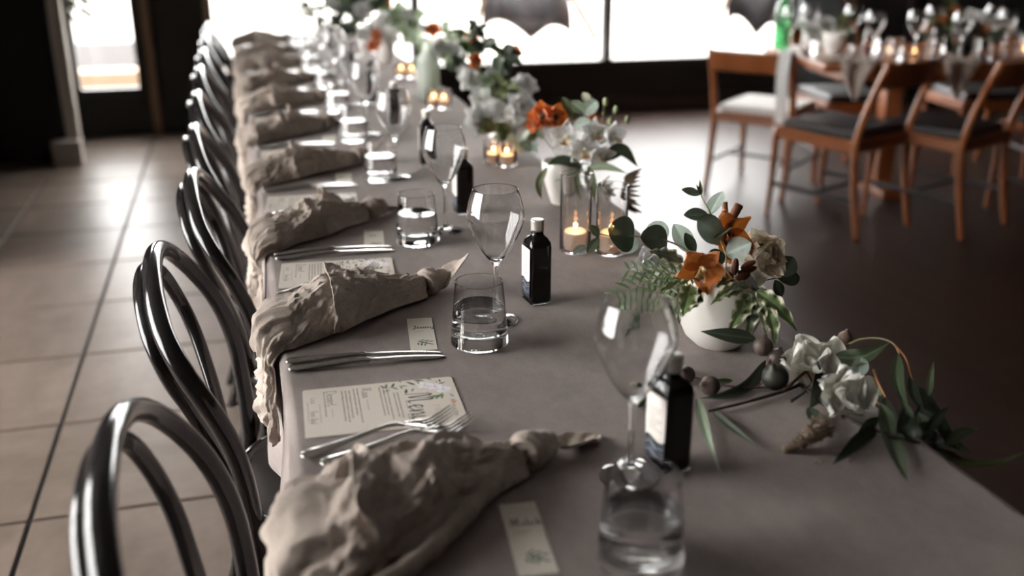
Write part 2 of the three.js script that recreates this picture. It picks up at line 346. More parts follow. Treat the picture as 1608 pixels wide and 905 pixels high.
// a pen line through points, thicker on down strokes
function pen(g, pts, w, col) {
  g.strokeStyle = col; g.lineCap = 'round'; g.lineJoin = 'round';
  const c = new THREE.CatmullRomCurve3(pts.map((p) => new THREE.Vector3(p[0], p[1], 0)), false, 'centripetal'), n = pts.length * 8; let a = c.getPoint(0);
  for (let i = 1; i <= n; i++) { const b = c.getPoint(i / n); g.lineWidth = w * (b.y > a.y + 0.05 ? 1 : 0.55); g.beginPath(); g.moveTo(a.x, a.y); g.lineTo(b.x, b.y); g.stroke(); a = b; }
}
const GLYPH = {   // handwriting in a 1 x 1 em, y down, x-height 0.5
  M: [0.9, [[0.02, 1], [0.14, 0.1], [0.2, 0.1], [0.3, 0.9], [0.52, 0.08], [0.57, 0.1], [0.6, 0.95], [0.75, 0.9]]], e: [0.42, [[0, 0.8], [0.22, 0.72], [0.26, 0.55], [0.14, 0.52], [0.06, 0.75], [0.16, 0.98], [0.4, 0.85]]],
  n: [0.5, [[0.02, 0.55], [0.06, 0.98], [0.12, 0.7], [0.25, 0.53], [0.32, 0.7], [0.32, 0.96], [0.48, 0.88]]], u: [0.55, [[0.02, 0.55], [0.03, 0.85], [0.14, 0.98], [0.3, 0.8], [0.34, 0.54], [0.34, 0.95], [0.52, 0.85]]],
  a: [0.46, [[0.3, 0.58], [0.14, 0.54], [0.04, 0.75], [0.12, 0.97], [0.28, 0.8], [0.32, 0.55], [0.32, 0.95], [0.46, 0.86]]], i: [0.26, [[0.04, 0.56], [0.06, 0.95], [0.24, 0.86]]], r: [0.4, [[0.04, 0.56], [0.08, 0.98], [0.1, 0.7], [0.24, 0.54], [0.36, 0.6]]],
  t: [0.34, [[0.14, 0.2], [0.1, 0.9], [0.2, 0.98], [0.32, 0.86]]], s: [0.36, [[0.26, 0.56], [0.08, 0.6], [0.22, 0.78], [0.18, 0.96], [0.02, 0.92]]], D: [0.75, [[0.15, 0.15], [0.1, 0.98], [0.5, 0.85], [0.62, 0.45], [0.35, 0.1], [0.02, 0.2]]],
  E: [0.6, [[0.5, 0.14], [0.2, 0.15], [0.16, 0.48], [0.36, 0.5], [0.1, 0.6], [0.08, 0.95], [0.5, 0.9]]], J: [0.55, [[0.1, 0.15], [0.5, 0.12], [0.38, 0.2], [0.34, 1.0], [0.12, 1.1], [0.1, 0.9], [0.5, 0.75]]], y: [0.5, [[0.03, 0.56], [0.1, 0.86], [0.3, 0.8], [0.36, 0.54], [0.3, 1.25], [0.08, 1.3], [0.48, 0.86]]],
  c: [0.4, [[0.3, 0.6], [0.12, 0.55], [0.04, 0.78], [0.14, 0.98], [0.38, 0.85]]], h: [0.5, [[0.16, 0.1], [0.06, 0.98], [0.14, 0.66], [0.28, 0.56], [0.3, 0.95], [0.48, 0.86]]],
  w: [0.6, [[0.02, 0.56], [0.1, 0.95], [0.24, 0.6], [0.32, 0.95], [0.48, 0.56], [0.58, 0.62]]], l: [0.3, [[0.04, 0.8], [0.26, 0.15], [0.14, 0.12], [0.1, 0.92], [0.28, 0.88]]], o: [0.42, [[0.2, 0.55], [0.05, 0.75], [0.15, 0.97], [0.32, 0.75], [0.2, 0.55], [0.42, 0.62]]], v: [0.42, [[0.02, 0.56], [0.14, 0.96], [0.32, 0.56], [0.42, 0.6]]],
};
function script(g, text, x, y, em, w, col) { for (const ch of text) { const k = GLYPH[ch]; if (!k) { x += em * 0.3; continue; } pen(g, k[1].map((p) => [x + p[0] * em, y + p[1] * em]), w, col); x += k[0] * em; } return x; }
function textRow(g, x, y, L, h, col, r) {   // a row of small print too fine to read
  g.fillStyle = col; const end = x + L; while (x < end) { const n = Math.min(end - x, 9 + 30 * r()); for (let k = 0; k < n - 3; k += 5) g.fillRect(x + k, y + h * 0.2 * r(), 3.4, h * (0.55 + 0.4 * r())); x += n + 5; }
}
const INK = '#3a3331', TANINK = '#b5997d';
const menuPrint = canvasTex(768, 1120, (g, W, H) => {
  g.fillStyle = '#cfc6ba'; g.fillRect(0, 0, W, H);
  // the posy in the reader's upper left corner, foliage trailing down the margin
  for (let i = 0; i < 26; i++) inkLeaf(g, 90 + 70 * Math.sin(i * 2.1), 60 + i * 19, 62 + 26 * Math.sin(i * 1.7), 1.2 + 1.5 * Math.sin(i * 2.7), ['#3c4b35', '#64735c', '#4a5a4a', '#78836f'][i % 4]);
  for (const [x, y] of [[150, 150], [210, 95], [110, 220]]) { for (let k = 0; k < 7; k++) { g.fillStyle = k % 2 ? '#e9e3e2' : '#d9d4dc'; g.beginPath(); g.ellipse(x + 30 * Math.cos(k * 0.9), y + 30 * Math.sin(k * 0.9), 32, 20, k * 0.9, 0, 7); g.fill(); } g.fillStyle = '#a89a9a'; g.beginPath(); g.arc(x, y, 9, 0, 7); g.fill(); }
  for (let k = 0; k < 4; k++) inkLeaf(g, 270 + k * 12, 110 + k * 8, 105, 0.2 + k * 0.42, k % 2 ? '#4f6a3d' : '#6a7f4f', 0.22);
  inkLeaf(g, 300, 60, 60, -0.4, '#7c86a0'); g.fillStyle = '#8e6a58'; for (let k = 0; k < 6; k++) { g.beginPath(); g.arc(235 + k * 11, 215 + 10 * Math.sin(k * 2), 5, 0, 7); g.fill(); }
  // flame mark and the name beside it
  g.fillStyle = '#b8623a'; for (const [x, s] of [[400, 1], [424, 1.25], [446, 0.9]]) { g.beginPath(); g.moveTo(x, 78); g.quadraticCurveTo(x - 13, 52, x + 6, 78 - 46 * s); g.quadraticCurveTo(x + 16, 56, x, 78); g.fill(); }
  g.fillStyle = '#6d6059'; g.font = '40px sans-serif'; g.fillText('Wharf One', 468, 78);
  g.fillStyle = TANINK; g.font = '58px serif'; g.fillText('F O O D', 455, 206);
  script(g, 'Menu', 235, 178, 205, 17, '#332c2a');
  let s = 3; const r = () => ((s = (s * 16807) % 2147483647) / 2147483647);
  script(g, 'Entree', 560, 330, 74, 5, INK); textRow(g, 330, 386, 150, 9, '#8b7f76', r);
  const rows = (y, n, x, L) => { for (let i = 0; i < n; i++) textRow(g, x, y + i * 27, L * (0.72 + 0.28 * r()), 12, '#463d39', r); };
  rows(430, 2, 190, 500); rows(500, 3, 70, 640);
  script(g, 'Main', 60, 612, 82, 5.5, INK); textRow(g, 260, 660, 180, 9, '#8b7f76', r);
  rows(716, 2, 60, 560); rows(776, 3, 80, 600);
  script(g, 'Dessert', 60, 868, 82, 5.5, INK); textRow(g, 360, 915, 130, 9, '#8b7f76', r);
  rows(960, 1, 60, 520); textRow(g, 260, 1000, 300, 9, '#8b7f76', r);
  script(g, 't e a', 150, 1016, 50, 3.5, INK); script(g, 'love that', 370, 1016, 58, 4, INK);
  textRow(g, 210, 1084, 330, 8, '#8b7f76', r);
});
const cardPrint = (name) => canvasTex(160, 520, (g, W, H) => {
  g.fillStyle = '#d2cabd'; g.fillRect(0, 0, W, H);
  g.save(); g.translate(W, 0); g.rotate(Math.PI / 2); 
  g.restore();
  g.save(); g.translate(24, 120); script(g, name, 0, 0, 58, 6, INK); g.restore();
  g.fillStyle = TANINK; for (let k = 0; k < 3; k++) g.fillRect(34, 212 + k * 10, 76 - k * 14, 3);
  for (let k = 0; k < 12; k++) inkLeaf(g, 50 + (k % 6) * 12, 370 + k * 5, 40, (k % 2 ? -0.7 : 0.9) + 0.1 * k, ['#46573c', '#5d7157', '#39493a'][k % 3], 0.3);
});
function cardGeo(w, l, r, t) {   // x across the card (w), z along it (l), print on top, corners rounded
  const s = new THREE.Shape(), a = w / 2, b = l / 2;
  s.moveTo(-a + r, -b); s.lineTo(a - r, -b); s.quadraticCurveTo(a, -b, a, -b + r); s.lineTo(a, b - r); s.quadraticCurveTo(a, b, a - r, b); s.lineTo(-a + r, b); s.quadraticCurveTo(-a, b, -a, b - r); s.lineTo(-a, -b + r); s.quadraticCurveTo(-a, -b, -a + r, -b);
  const g = new THREE.ExtrudeGeometry(s, { depth: t, bevelEnabled: false, curveSegments: 6 }).rotateX(-Math.PI / 2);
  return g;
}
// menu: the reader sits at -x, so the top of the print points to +x and its lines run towards +z
const menuGeo = cardGeo(0.206, 0.139, 0.006, 0.0012);
{ const p = menuGeo.attributes.position, u = menuGeo.attributes.uv; for (let i = 0; i < p.count; i++) u.setXY(i, p.getZ(i) / 0.139 + 0.5, p.getX(i) / 0.206 + 0.5); }
const placeGeo = cardGeo(0.040, 0.130, 0.0005, 0.0009);
{ const p = placeGeo.attributes.position, u = placeGeo.attributes.uv; for (let i = 0; i < p.count; i++) u.setXY(i, p.getX(i) / 0.040 + 0.5, 0.5 - p.getZ(i) / 0.130); }
const paper = (t) => S({ map: t, roughness: 0.7 });
const menuMat = paper(menuPrint), cardMats = ['Jenny', 'Mitch', 'Tori', 'Dami'].map((n) => paper(cardPrint(n)));

// ---------------------------------------------------------------- cutlery (x runs from handle end to tip)
function loft(secs, radial = 14) {   // sections: [x, y, halfWidth, halfThick]
  return sheet(secs.length - 1, radial, (u, v) => { const [x, y, w, h] = secs[Math.round(u * (secs.length - 1))], a = -v * Math.PI * 2; return [x, y + Math.sin(a) * h, Math.cos(a) * w]; });
}
const resample = (keys, n) => {
  const cs = [1, 2, 3].map((k) => new THREE.CatmullRomCurve3(keys.map((q) => new THREE.Vector3(q[0], q[k], 0)), false, 'catmullrom', 0.4)); const out = [];
  for (let i = 0; i <= n; i++) { const p = cs.map((c) => c.getPoint(i / n)); out.push([p[0].x, p[0].y, p[1].y, p[2].y]); } return out;
};
function makeFork(label) {
  const f = thing('fork', label, 'fork');
  part(f, 'handle', loft(resample([[0, 0.004, 0.0005, 0.0005], [0.003, 0.004, 0.007, 0.0018], [0.012, 0.0045, 0.0098, 0.0024], [0.03, 0.006, 0.0085, 0.0024], [0.07, 0.011, 0.0052, 0.0024], [0.105, 0.0165, 0.0034, 0.0026], [0.122, 0.0165, 0.0032, 0.0026], [0.132, 0.0135, 0.0050, 0.0018]], 60)), M.steel);
  const hy = (x) => 0.0135 - 0.0085 * Math.sin(clamp((x - 0.132) / 0.04, 0, 1) * Math.PI / 2) + 0.015 * Math.pow(clamp((x - 0.158) / 0.042, 0, 1), 1.6);
  part(f, 'head', sheet(14, 12, (u, v) => { const x = 0.130 + 0.032 * u, w = 0.0045 + 0.0075 * smooth(u, 0, 0.8), t = v * 2 - 1; return [x, hy(x) + 0.0016 * t * t, -t * w]; }, 0.0014), M.steel);
  for (let k = 0; k < 4; k++) {
    const z = -0.0105 + 0.007 * k, pts = []; for (let i = 0; i <= 6; i++) { const x = 0.160 + 0.040 * i / 6; pts.push([x, hy(x) + 0.0004, z * (1 - 0.08 * i / 6)]); }
    part(f, 'tine', tube(pts, (t) => 0.0020 - 0.0012 * t, 14, 6), M.steel);
  }
  return f;
}
function makeKnife(label) {
  const f = thing('table_knife', label, 'knife');
  part(f, 'handle', loft(resample([[0, 0.005, 0.0005, 0.0005], [0.003, 0.005, 0.0062, 0.0032], [0.012, 0.005, 0.0086, 0.0042], [0.04, 0.006, 0.0074, 0.0042], [0.09, 0.008, 0.0054, 0.0042], [0.108, 0.008, 0.0050, 0.0040], [0.113, 0.008, 0.0060, 0.0046], [0.117, 0.008, 0.0050, 0.0030]], 60)), M.steel);
  part(f, 'blade', loft(resample([[0.116, 0.008, 0.0050, 0.0022], [0.13, 0.0075, 0.0068, 0.0013], [0.17, 0.006, 0.0080, 0.0010], [0.20, 0.0042, 0.0078, 0.0009], [0.218, 0.003, 0.0055, 0.0007], [0.228, 0.0022, 0.0012, 0.0004]], 40)), M.steel);
  return f;
}
function lay(o, a, b) { a = V(a); b = V(b); o.position.set(a.x, TY + 0.0015, a.z); o.rotation.y = -Math.atan2(b.z - a.z, b.x - a.x); return o; }

// ---------------------------------------------------------------- glasses, bottles, candles
function makeTumbler(label) {
  const t = thing('tumbler', label, 'glass');
  part(t, 'cup', lathe([[0, 0.0006], [0.030, 0.0004], [0.0415, 0.0002], [0.0437, 0.0022], [0.0440, 0.006], [0.0430, 0.020], [0.0392, 0.062], [0.0359, 0.0993], [0.0353, 0.1002], [0.0346, 0.0993], [0.0378, 0.062], [0.0408, 0.028], [0.0405, 0.0225], [0.036, 0.0185], [0.02, 0.0172], [0, 0.017]], 64), M.glass);
  part(t, 'water', lathe([[0, 0.0168], [0.02, 0.0170], [0.0361, 0.0183], [0.0407, 0.0224], [0.0410, 0.028], [0.0381, 0.060], [0.0376, 0.0608], [0.0366, 0.0604], [0, 0.0604]], 64), M.water);
  return t;
}
function makeWineGlass(label) {
  const t = thing('wine_glass', label, 'glass');
  const fine = (pts, n) => { const c = new THREE.CatmullRomCurve3(pts.map((p) => new THREE.Vector3(p[0], p[1], 0)), false, 'centripetal'); return c.getPoints(n).map((p) => [p.x, p.y]); };
  part(t, 'foot', lathe([[0, 0.0003], [0.033, 0.0003], [0.0350, 0.0009], [0.0348, 0.0019], [0.028, 0.0030], [0.016, 0.0048], [0.0085, 0.0078], [0.0052, 0.013]], 56), M.glass);
  part(t, 'stem', lathe(fine([[0.0052, 0.013], [0.0042, 0.022], [0.0037, 0.05], [0.0038, 0.078], [0.0048, 0.092], [0.0070, 0.099]], 24), 40), M.glass);
  part(t, 'bowl', lathe([...fine([[0.0070, 0.099], [0.014, 0.1065], [0.0245, 0.1215], [0.0355, 0.143], [0.0428, 0.161], [0.0451, 0.172], [0.0442, 0.186], [0.0402, 0.203], [0.0354, 0.2168]], 40), [0.0350, 0.2175], [0.0345, 0.2168], ...fine([[0.0391, 0.203], [0.0430, 0.186], [0.0439, 0.172], [0.0416, 0.1615], [0.0343, 0.144], [0.0233, 0.123], [0.0120, 0.1085], [0.004, 0.1045], [0, 0.1038]], 40)], 64), M.glass);
  return t;
}
const bottlePrint = canvasTex(320, 640, (g, W, H) => {
  g.fillStyle = '#d9d2ca'; g.fillRect(0, 0, W, H); g.fillStyle = '#4c4642'; g.font = '30px serif';
  for (let k = 0; k < 9; k++) g.fillRect(40 + 12 * (k % 3), 120 + k * 26, 210 - 30 * (k % 4), 5);
  g.fillStyle = '#191d24'; g.beginPath(); g.moveTo(0, 420); g.bezierCurveTo(90, 360, 200, 500, 320, 400); g.lineTo(320, 640); g.lineTo(0, 640); g.fill();
  for (let k = 0; k < 6; k++) pen(g, [[10, 470 + k * 26], [80, 440 + k * 27], [170, 486 + k * 24], [310, 450 + k * 26]], 6, ['#9fb1c4', '#e6e4e2', '#5f7690'][k % 3]);
});
function makeBottle(label) {
  const t = thing('bottle', label, 'bottle'), a = 0.0195, b = 0.023;
  // rounded rectangular body drawn in to a round neck
  const keys = [[0.004, 0.94, 0.7], [0.008, 1, 0.7], [0.03, 1, 0.7], [0.098, 1, 0.7], [0.106, 0.94, 0.65], [0.112, 0.74, 0.4], [0.116, 0.52, 0.1], [0.120, 0.46, 0], [0.1255, 0.46, 0]];
  const sup = (ang, sx, sz, sq) => { const c = Math.cos(ang), s = Math.sin(ang), e = lerp(2, 7, sq), r = 1 / Math.pow(Math.pow(Math.abs(c), e) + Math.pow(Math.abs(s), e), 1 / e); return [c * r * sx, s * r * sz]; };
  const ring = (k, v) => { const [y, sc, sq] = keys[k], q = sup(v * Math.PI * 2, lerp(0.0215, a, sq / 0.7) * sc, lerp(0.0215, b, sq / 0.7) * sc, sq); return [q[0], y, -q[1]]; };
  const cap = (y, k, m, up) => sheet(1, 48, (u, v) => { const p = ring(k, up ? 1 - v : v); return [p[0] * u, y, p[2] * u]; });
  part(t, 'body', merge([sheet(5, 48, (u, v) => ring(Math.round(u * 5), 1 - v)), cap(0.004, 0, 0, true)]), M.liquor);
  part(t, 'neck', merge([sheet(3, 48, (u, v) => ring(5 + Math.round(u * 3), 1 - v))]), M.liquor, 'dark glass neck');
  part(t, 'base', rbox(a * 1.9, 0.0042, b * 1.9, 0.002, 0, 0.0021, 0), M.glass, 'clear glass base');
  const capPts = []; capPts.push([0, 0.143], [0.0100, 0.143], [0.0110, 0.1422], [0.0113, 0.141]); for (let k = 0; k < 5; k++) capPts.push([0.0113, 0.139 - k * 0.003], [0.0108, 0.1382 - k * 0.003]); capPts.push([0.0113, 0.1235], [0, 0.1235]);
  part(t, 'cap', lathe(capPts.reverse(), 32), M.clearcap, 'metal screw cap');
  const lb = sheet(1, 8, (u, v) => [-a - 0.0006, 0.012 + 0.085 * v, (u - 0.5) * 0.036], 0.0004); part(t, 'label', lb, S({ map: bottlePrint, roughness: 0.6 }), 'white paper label with blue waves');
  return t;
}
function makeCandle(name, label, r, h, pos, group) {
  const t = thing(name, label, 'candle', pos, 0, group);
  part(t, 'wax', lathe([[0, 0], [r * 0.97, 0], [r, 0.002], [r, h - 0.003], [r * 0.95, h], [r * 0.6, h - 0.003], [0, h - 0.004]], 32), M.wax);
  part(t, 'wick', tube([[0, h - 0.004, 0], [0.0005, h + 0.006, 0.0005]], 0.0008, 4, 6), M.wick);
  part(t, 'flame', lathe([[0, h + 0.003], [0.0022, h + 0.005], [0.0028, h + 0.008], [0.0018, h + 0.013], [0, h + 0.018]], 16), M.flame);
  const l = new THREE.PointLight(new THREE.Color(1, 0.55, 0.25), 0.005); l.position.set(0, h + 0.012, 0); l.castShadow = true; l.shadow.radius = 0.2; t.add(l);
  return t;
}
function makeHolder(label, r, h, pos, group) {
  const t = thing('candle_holder', label, 'candle holder', pos, 0, group);
  part(t, 'cylinder', lathe([[0, 0.0003], [r - 0.001, 0.0003], [r, 0.001], [r, h - 0.001], [r - 0.0008, h], [r - 0.0016, h - 0.001], [r - 0.0018, 0.004], [0, 0.004]], 48), M.glass);
  return t;
}

// ---------------------------------------------------------------- knotted linen napkins
function ridged(x, y, z) { return 1 - 2 * Math.abs(noise.noise(x, y, z)); }
function makeNapkin(label, o) {
  const t = thing('napkin', label, 'napkin');
  const { xk, zk, z0, w0, hang, sd, flap = true, tail, H = 0.036, tall = 1 } = o, R = 0.020;
  const path = (d) => {                                   // d: distance from the table edge, negative hangs down
    if (d < -R) return [-0.006, d + R * 0.57 - 0.006, -1, 0];
    if (d < R) { const a = (d + R) / (2 * R) * Math.PI / 2; return [-0.006 + R * 0.9 * (1 - Math.cos(a)), -0.017 + R * 0.95 * Math.sin(a), -Math.cos(a), Math.sin(a)]; }
    return [d, 0.002, 0, 1];
  };
  const len = xk - 0.012, N = 200, Mv = 170;
  const width = (d) => { const q = clamp(d / len, 0, 1); return lerp(w0, 0.015, Math.pow(q, 1.15)) * (1 + 0.16 * Math.sin(q * 9 + sd) * q * (1 - q) * 2); };
  // a gathered cloth: a low vault fanning out from the knot, folds running along it, creases crossing it
  const body = (lift, d0, d1, wk, n, m, curl) => sheet(n, m, (u, v) => {
    const tt = v * 2 - 1, wav = 1 + 0.20 * noise.noise(tt * 2.2 + sd, sd, 3), a = d0 < 0 ? d0 * (wav + 0.12 * Math.sin(tt * 5 + sd)) : d0 + 0.035 * noise.noise(tt * 1.6 + sd, 2, 1), d = lerp(a, d1, u);
    const q = clamp(d / len, 0, 1), w = width(d) * wk * (1 + 0.14 * noise.noise(q * 5, tt > 0 ? 4 : 9, sd)), onT = smooth(d, -0.03, 0.03);
    const [px, py, nx, ny] = path(d), ph = tt * 1.36, e = 0.8;
    const sn = Math.sign(ph) * Math.pow(Math.abs(Math.sin(ph) / 0.978), e), cs = Math.pow(Math.max(0, (Math.cos(ph) - 0.21) / 0.79), e);
    const Hh = H * tall * (0.50 + 0.62 * Math.sin(Math.PI * clamp(q * 0.95 + 0.08, 0, 1))) * lerp(0.42, 1, onT);
    const fx = 3 * sd + d, cz = tt * 0.09 + sd;
    const fold = ridged(tt * 2.1 + 0.9 * noise.noise(q * 3.4, tt, sd + 5), q * 1.1 + sd, sd) * 0.6 + ridged(tt * 4.6 + sd + 0.6 * noise.noise(q * 6, tt * 2, sd), q * 2.2, sd + 2) * 0.34;
    const cross = ridged(fx * 13 + 0.5 * noise.noise(fx * 9, tt * 1.5, 1), tt * 0.8 + sd, 4.4);
    let g = 0.013 * fold * smooth(w, 0.012, 0.05) + 0.011 * cross * Math.abs(cross) * smooth(w, 0.02, 0.06);
    g += 0.012 * noise.noise(fx * 20, cz * 26, 2 + sd) + 0.0062 * ridged(fx * 34, cz * 30, 7) * (0.5 + noise.noise(fx * 9, cz * 9, 3)) + 0.0045 * ridged(fx * 47 + 2 * noise.noise(fx * 14, cz * 14, 6), cz * 34, sd + 9) + 0.0038 * noise.noise(fx * 80, cz * 95, sd) + 0.0017 * ridged(fx * 110, cz * 110, sd + 3);
    g *= lerp(0.65, 1, smooth(w, 0.015, 0.05)); g += lift;
    if (curl) g += curl * Math.pow(1 - u, 6) * (0.7 + 0.7 * Math.sin(tt * 4 + sd)) + 0.012 * Math.pow(Math.abs(tt), 8) * (tt > 0 ? 1 : 0.2);
    const hh = Math.max(0.0028 + 0.0012 * noise.noise(fx * 30, tt * 3, 1), cs * Hh + g * (0.25 + 0.75 * cs)), zz = tt * 0.18 * w + sn * 0.86 * w + sn * g * 0.8;
    const z = lerp(z0, zk, q * 0.97 + 0.03 * q * q) + zz + 0.007 * noise.noise(q * 5 + sd, 1, 4);
    return [px + nx * hh, py + ny * hh, z];
  }, 0.0016);
  const tex = (g) => { const p = g.attributes.position, uv = g.attributes.uv; for (let i = 0; i < p.count; i++) uv.setXY(i, p.getX(i) + p.getY(i) * 0.7, p.getZ(i)); return g; };
  part(t, 'cloth', tex(body(0, -hang, len, 1, N, Mv, 0)), M.linen);
  if (flap) part(t, 'fold', tex(body(0.010, flap, len, 0.86, 120, 120, 0.012)), M.linen);
  if (o.roll) {
    const pts = o.roll.map(([x, y, z]) => [x - TX0, y - TY, z]);
    part(t, 'rolled_edge', tex(tube(pts, (q) => (0.0125 - 0.003 * q) * (1 + 0.22 * noise.noise(q * 11, 3, sd) + 0.08 * Math.sin(q * 60)), 70, 18, false, 0.8)), M.linen);
  }
  // knot: fluted wraps around the gathered neck, turned along the axis of the cloth
  const ang = -Math.atan2(zk - z0, xk), ky = 0.002 + H * 0.62;
  const knot = new THREE.Group(); 
  const torus = (Rr, r, tilt, yaw, off, fl) => {
    const g = sheet(56, 26, (u, v) => {
      const a = u * Math.PI * 2, b = v * Math.PI * 2 + 1.2 * Math.sin(a), rad = r * (1.08 - 0.42 * Math.pow(1 - Math.abs(Math.sin(b * fl / 2 + 0.5 * Math.sin(a * 2 + sd))), 3) + 0.22 * noise.noise(Math.cos(a) * 1.6, Math.sin(a) * 1.6 + sd, Math.cos(b) * 1.2 + fl));
      const p = new THREE.Vector3(Math.cos(b) * rad * 1.15, (Rr + Math.sin(b) * rad * 0.75) * Math.cos(a), (Rr + Math.sin(b) * rad * 0.75) * Math.sin(a));
      p.applyEuler(new THREE.Euler(tilt, yaw, 0)); return [p.x + off, p.y, p.z];
    }); return tex(g);
  };
  const kg = merge([torus(0.0150, 0.0125, 0.25, 0.45, -0.004, 6), torus(0.0125, 0.0105, 0.9, -0.65, 0.010, 5), torus(0.0115, 0.0095, -0.5, 0.1, 0.019, 4)]);
  kg.rotateY(ang).translate(xk, ky, zk); part(t, 'knot', kg, M.linen);
  const { L = 0.085, up = 0, turn = 0, tw = 0.021 } = tail || {};
  const tg = sheet(40, 20, (u, v) => {
    const tt = v * 2 - 1, w = tw * (0.35 + 0.9 * Math.pow(Math.sin(Math.PI * Math.min(1, u * 0.93 + 0.07)), 0.8)) * (u > 0.97 ? 0.5 : 1), cup = 0.010 * (tt * tt) * Math.sin(Math.PI * u) + 0.003 * noise.noise(u * 6, tt * 2, sd);
    const twist = up ? -0.5 + u * 1.3 : 0.25 * Math.sin(u * 3), y = up * (u * u * 0.7 + 0.3 * u) + (up ? 0 : -ky * 0.75 * smooth(u, 0, 0.5)) + cup * Math.cos(twist) + tt * w * Math.sin(twist) * 0.7;
    return [0.016 + u * L * (up ? 0.72 : 1), y, tt * w * Math.cos(twist * 0.8)];
  }, 0.0014);
  tex(tg).rotateY(ang + turn).translate(xk, ky, zk); part(t, 'tail', tg, M.linen);
  t.position.set(TX0, TY, 0);
  return t;
}
const ORD = ['nearest', 'second', 'third', 'fourth', 'fifth', 'sixth', 'seventh', 'eighth', 'ninth', 'tenth'];
const PITCH = 0.517;
{
  // place cards, menus and cutlery
  const mk = (n, lab, cat, geo, mat, p, turn, g) => { const m = solo(n, lab, cat, geo, mat, [p[0], TY + 0.0016, p[2] ?? p[1]], turn); return m; };
  mk('menu_card', 'cream menu card with rounded corners, sharply readable, nearest the camera', 'menu', menuGeo, menuMat, [0.147, 0, -1.187], -0.044);
  mk('menu_card', 'cream menu card beyond the second knotted napkin, under a fork tip', 'menu', menuGeo, menuMat, [0.145, 0, -1.745], -0.09);
  mk('place_card', 'narrow name card in front of the nearest tumbler, name and green sprig', 'card', placeGeo, cardMats[1], [0.248, 0, -0.848], -0.10);
  mk('place_card', 'narrow name card between second napkin and knife tips', 'card', placeGeo, cardMats[0], [0.241, 0, -1.418], -0.12);
  const f0 = lay(makeFork('steel fork of the nearest pair, lying closer to the menu card'), [0.032, 0.75, -1.076], [0.217, 0.75, -1.116]);
  lay(copy(f0, 'steel fork of the nearest pair, lying closer to the napkin'), [0.053, 0.75, -1.052], [0.26, 0.75, -1.097]);
  lay(copy(f0, 'steel fork reaching over the second menu card beside second napkin'), [0.031, 0.75, -1.646], [0.22, 0.75, -1.725]);
  lay(copy(f0, 'steel fork half covered by the second knotted napkin'), [0.032, 0.75, -1.611], [0.189, 0.75, -1.642]);
  const k0 = lay(makeKnife('steel table knife of the nearest pair, with its tip below the name card'), [0.03, 0.75, -1.358], [0.25, 0.75, -1.335]);
  lay(copy(k0, 'steel table knife of the nearest pair, on the menu card side'), [0.032, 0.75, -1.33], [0.234, 0.75, -1.321]);
  lay(copy(k0, 'steel table knife of the second pair, on the far side'), [0.036, 0.75, -1.875], [0.258, 0.75, -1.873]);
  lay(copy(k0, 'steel table knife of the second pair, on the menu card side'), [0.038, 0.75, -1.847], [0.241, 0.75, -1.848]);
  mk('place_card', 'narrow name card at the third place setting behind its knives', 'card', placeGeo, cardMats[2], [0.238, 0, -1.935], -0.12);
  for (let k = 3; k <= 10; k++) {
    const z = -PITCH * (k - 2), o = ORD[k - 1], j = () => rr(-0.008, 0.008);
    mk('menu_card', `cream menu card at the ${o} place setting`, 'menu', menuGeo, menuMat, [0.146 + j(), 0, -1.745 + z + j()], -0.06 + rr(-0.04, 0.04));
    if (k > 3) mk('place_card', `narrow name card at the ${o} place setting`, 'card', placeGeo, cardMats[k % 4], [0.24 + j(), 0, -1.42 + z + j()], -0.1 + rr(-0.05, 0.05));
    lay(copy(f0, `steel fork at the ${o} place setting, menu side`), [0.036, 0, -1.64 + z + j()], [0.22, 0, -1.68 + z]);
    lay(copy(f0, `steel fork at the ${o} place setting, napkin side`), [0.036, 0, -1.612 + z], [0.22, 0, -1.65 + z]);
    if (k > 3) {
      const zz = -1.347 + z + j();
      lay(copy(k0, `steel table knife at the ${o} place setting, far one`), [0.032, 0, zz - 0.012], [0.25, 0, zz - 0.02]);
      lay(copy(k0, `steel table knife at the ${o} place setting, near one`), [0.034, 0, zz + 0.01], [0.25, 0, zz + 0.001]);
    }
  }
}
{
  // napkins: three modelled, the rest copied down the table
  const n1 = makeNapkin('crumpled beige linen napkin with flat knot tail, nearest the camera', { xk: 0.272, zk: -0.992, z0: -0.885, w0: 0.104, hang: 0.12, sd: 1.3, flap: 0.06, tail: { L: 0.092, up: 0, turn: 0.02, tw: 0.019 }, H: 0.030, roll: [[0.262, 0.772, -0.985], [0.225, 0.768, -0.925], [0.175, 0.766, -0.868], [0.12, 0.764, -0.815], [0.06, 0.764, -0.775], [0.02, 0.757, -0.755]] });
  const n2 = makeNapkin('beige linen napkin with upturned knot tail and folded hem, second from the camera', { xk: 0.268, zk: -1.597, z0: -1.492, w0: 0.088, hang: 0.15, sd: 4.7, flap: 0.09, tail: { L: 0.075, up: 0.042, turn: -0.25, tw: 0.021 }, H: 0.034 });
  const n3 = makeNapkin('beige linen napkin with dark flat tail and long hanging hem, third from the camera', { xk: 0.235, zk: -2.09, z0: -1.975, w0: 0.088, hang: 0.17, sd: 8.9, flap: 0.12, tail: { L: 0.08, up: 0, turn: 0.3 }, H: 0.036 });
  for (let k = 4; k <= 10; k++) copy(k % 2 ? n3 : n2, `knotted beige linen napkin at the ${ORD[k - 1]} place setting`, [TX0 + rr(-0.004, 0.006), TY, (k % 2 ? -(k - 3) : -(k - 2)) * PITCH + rr(-0.02, 0.02)], 0);
}
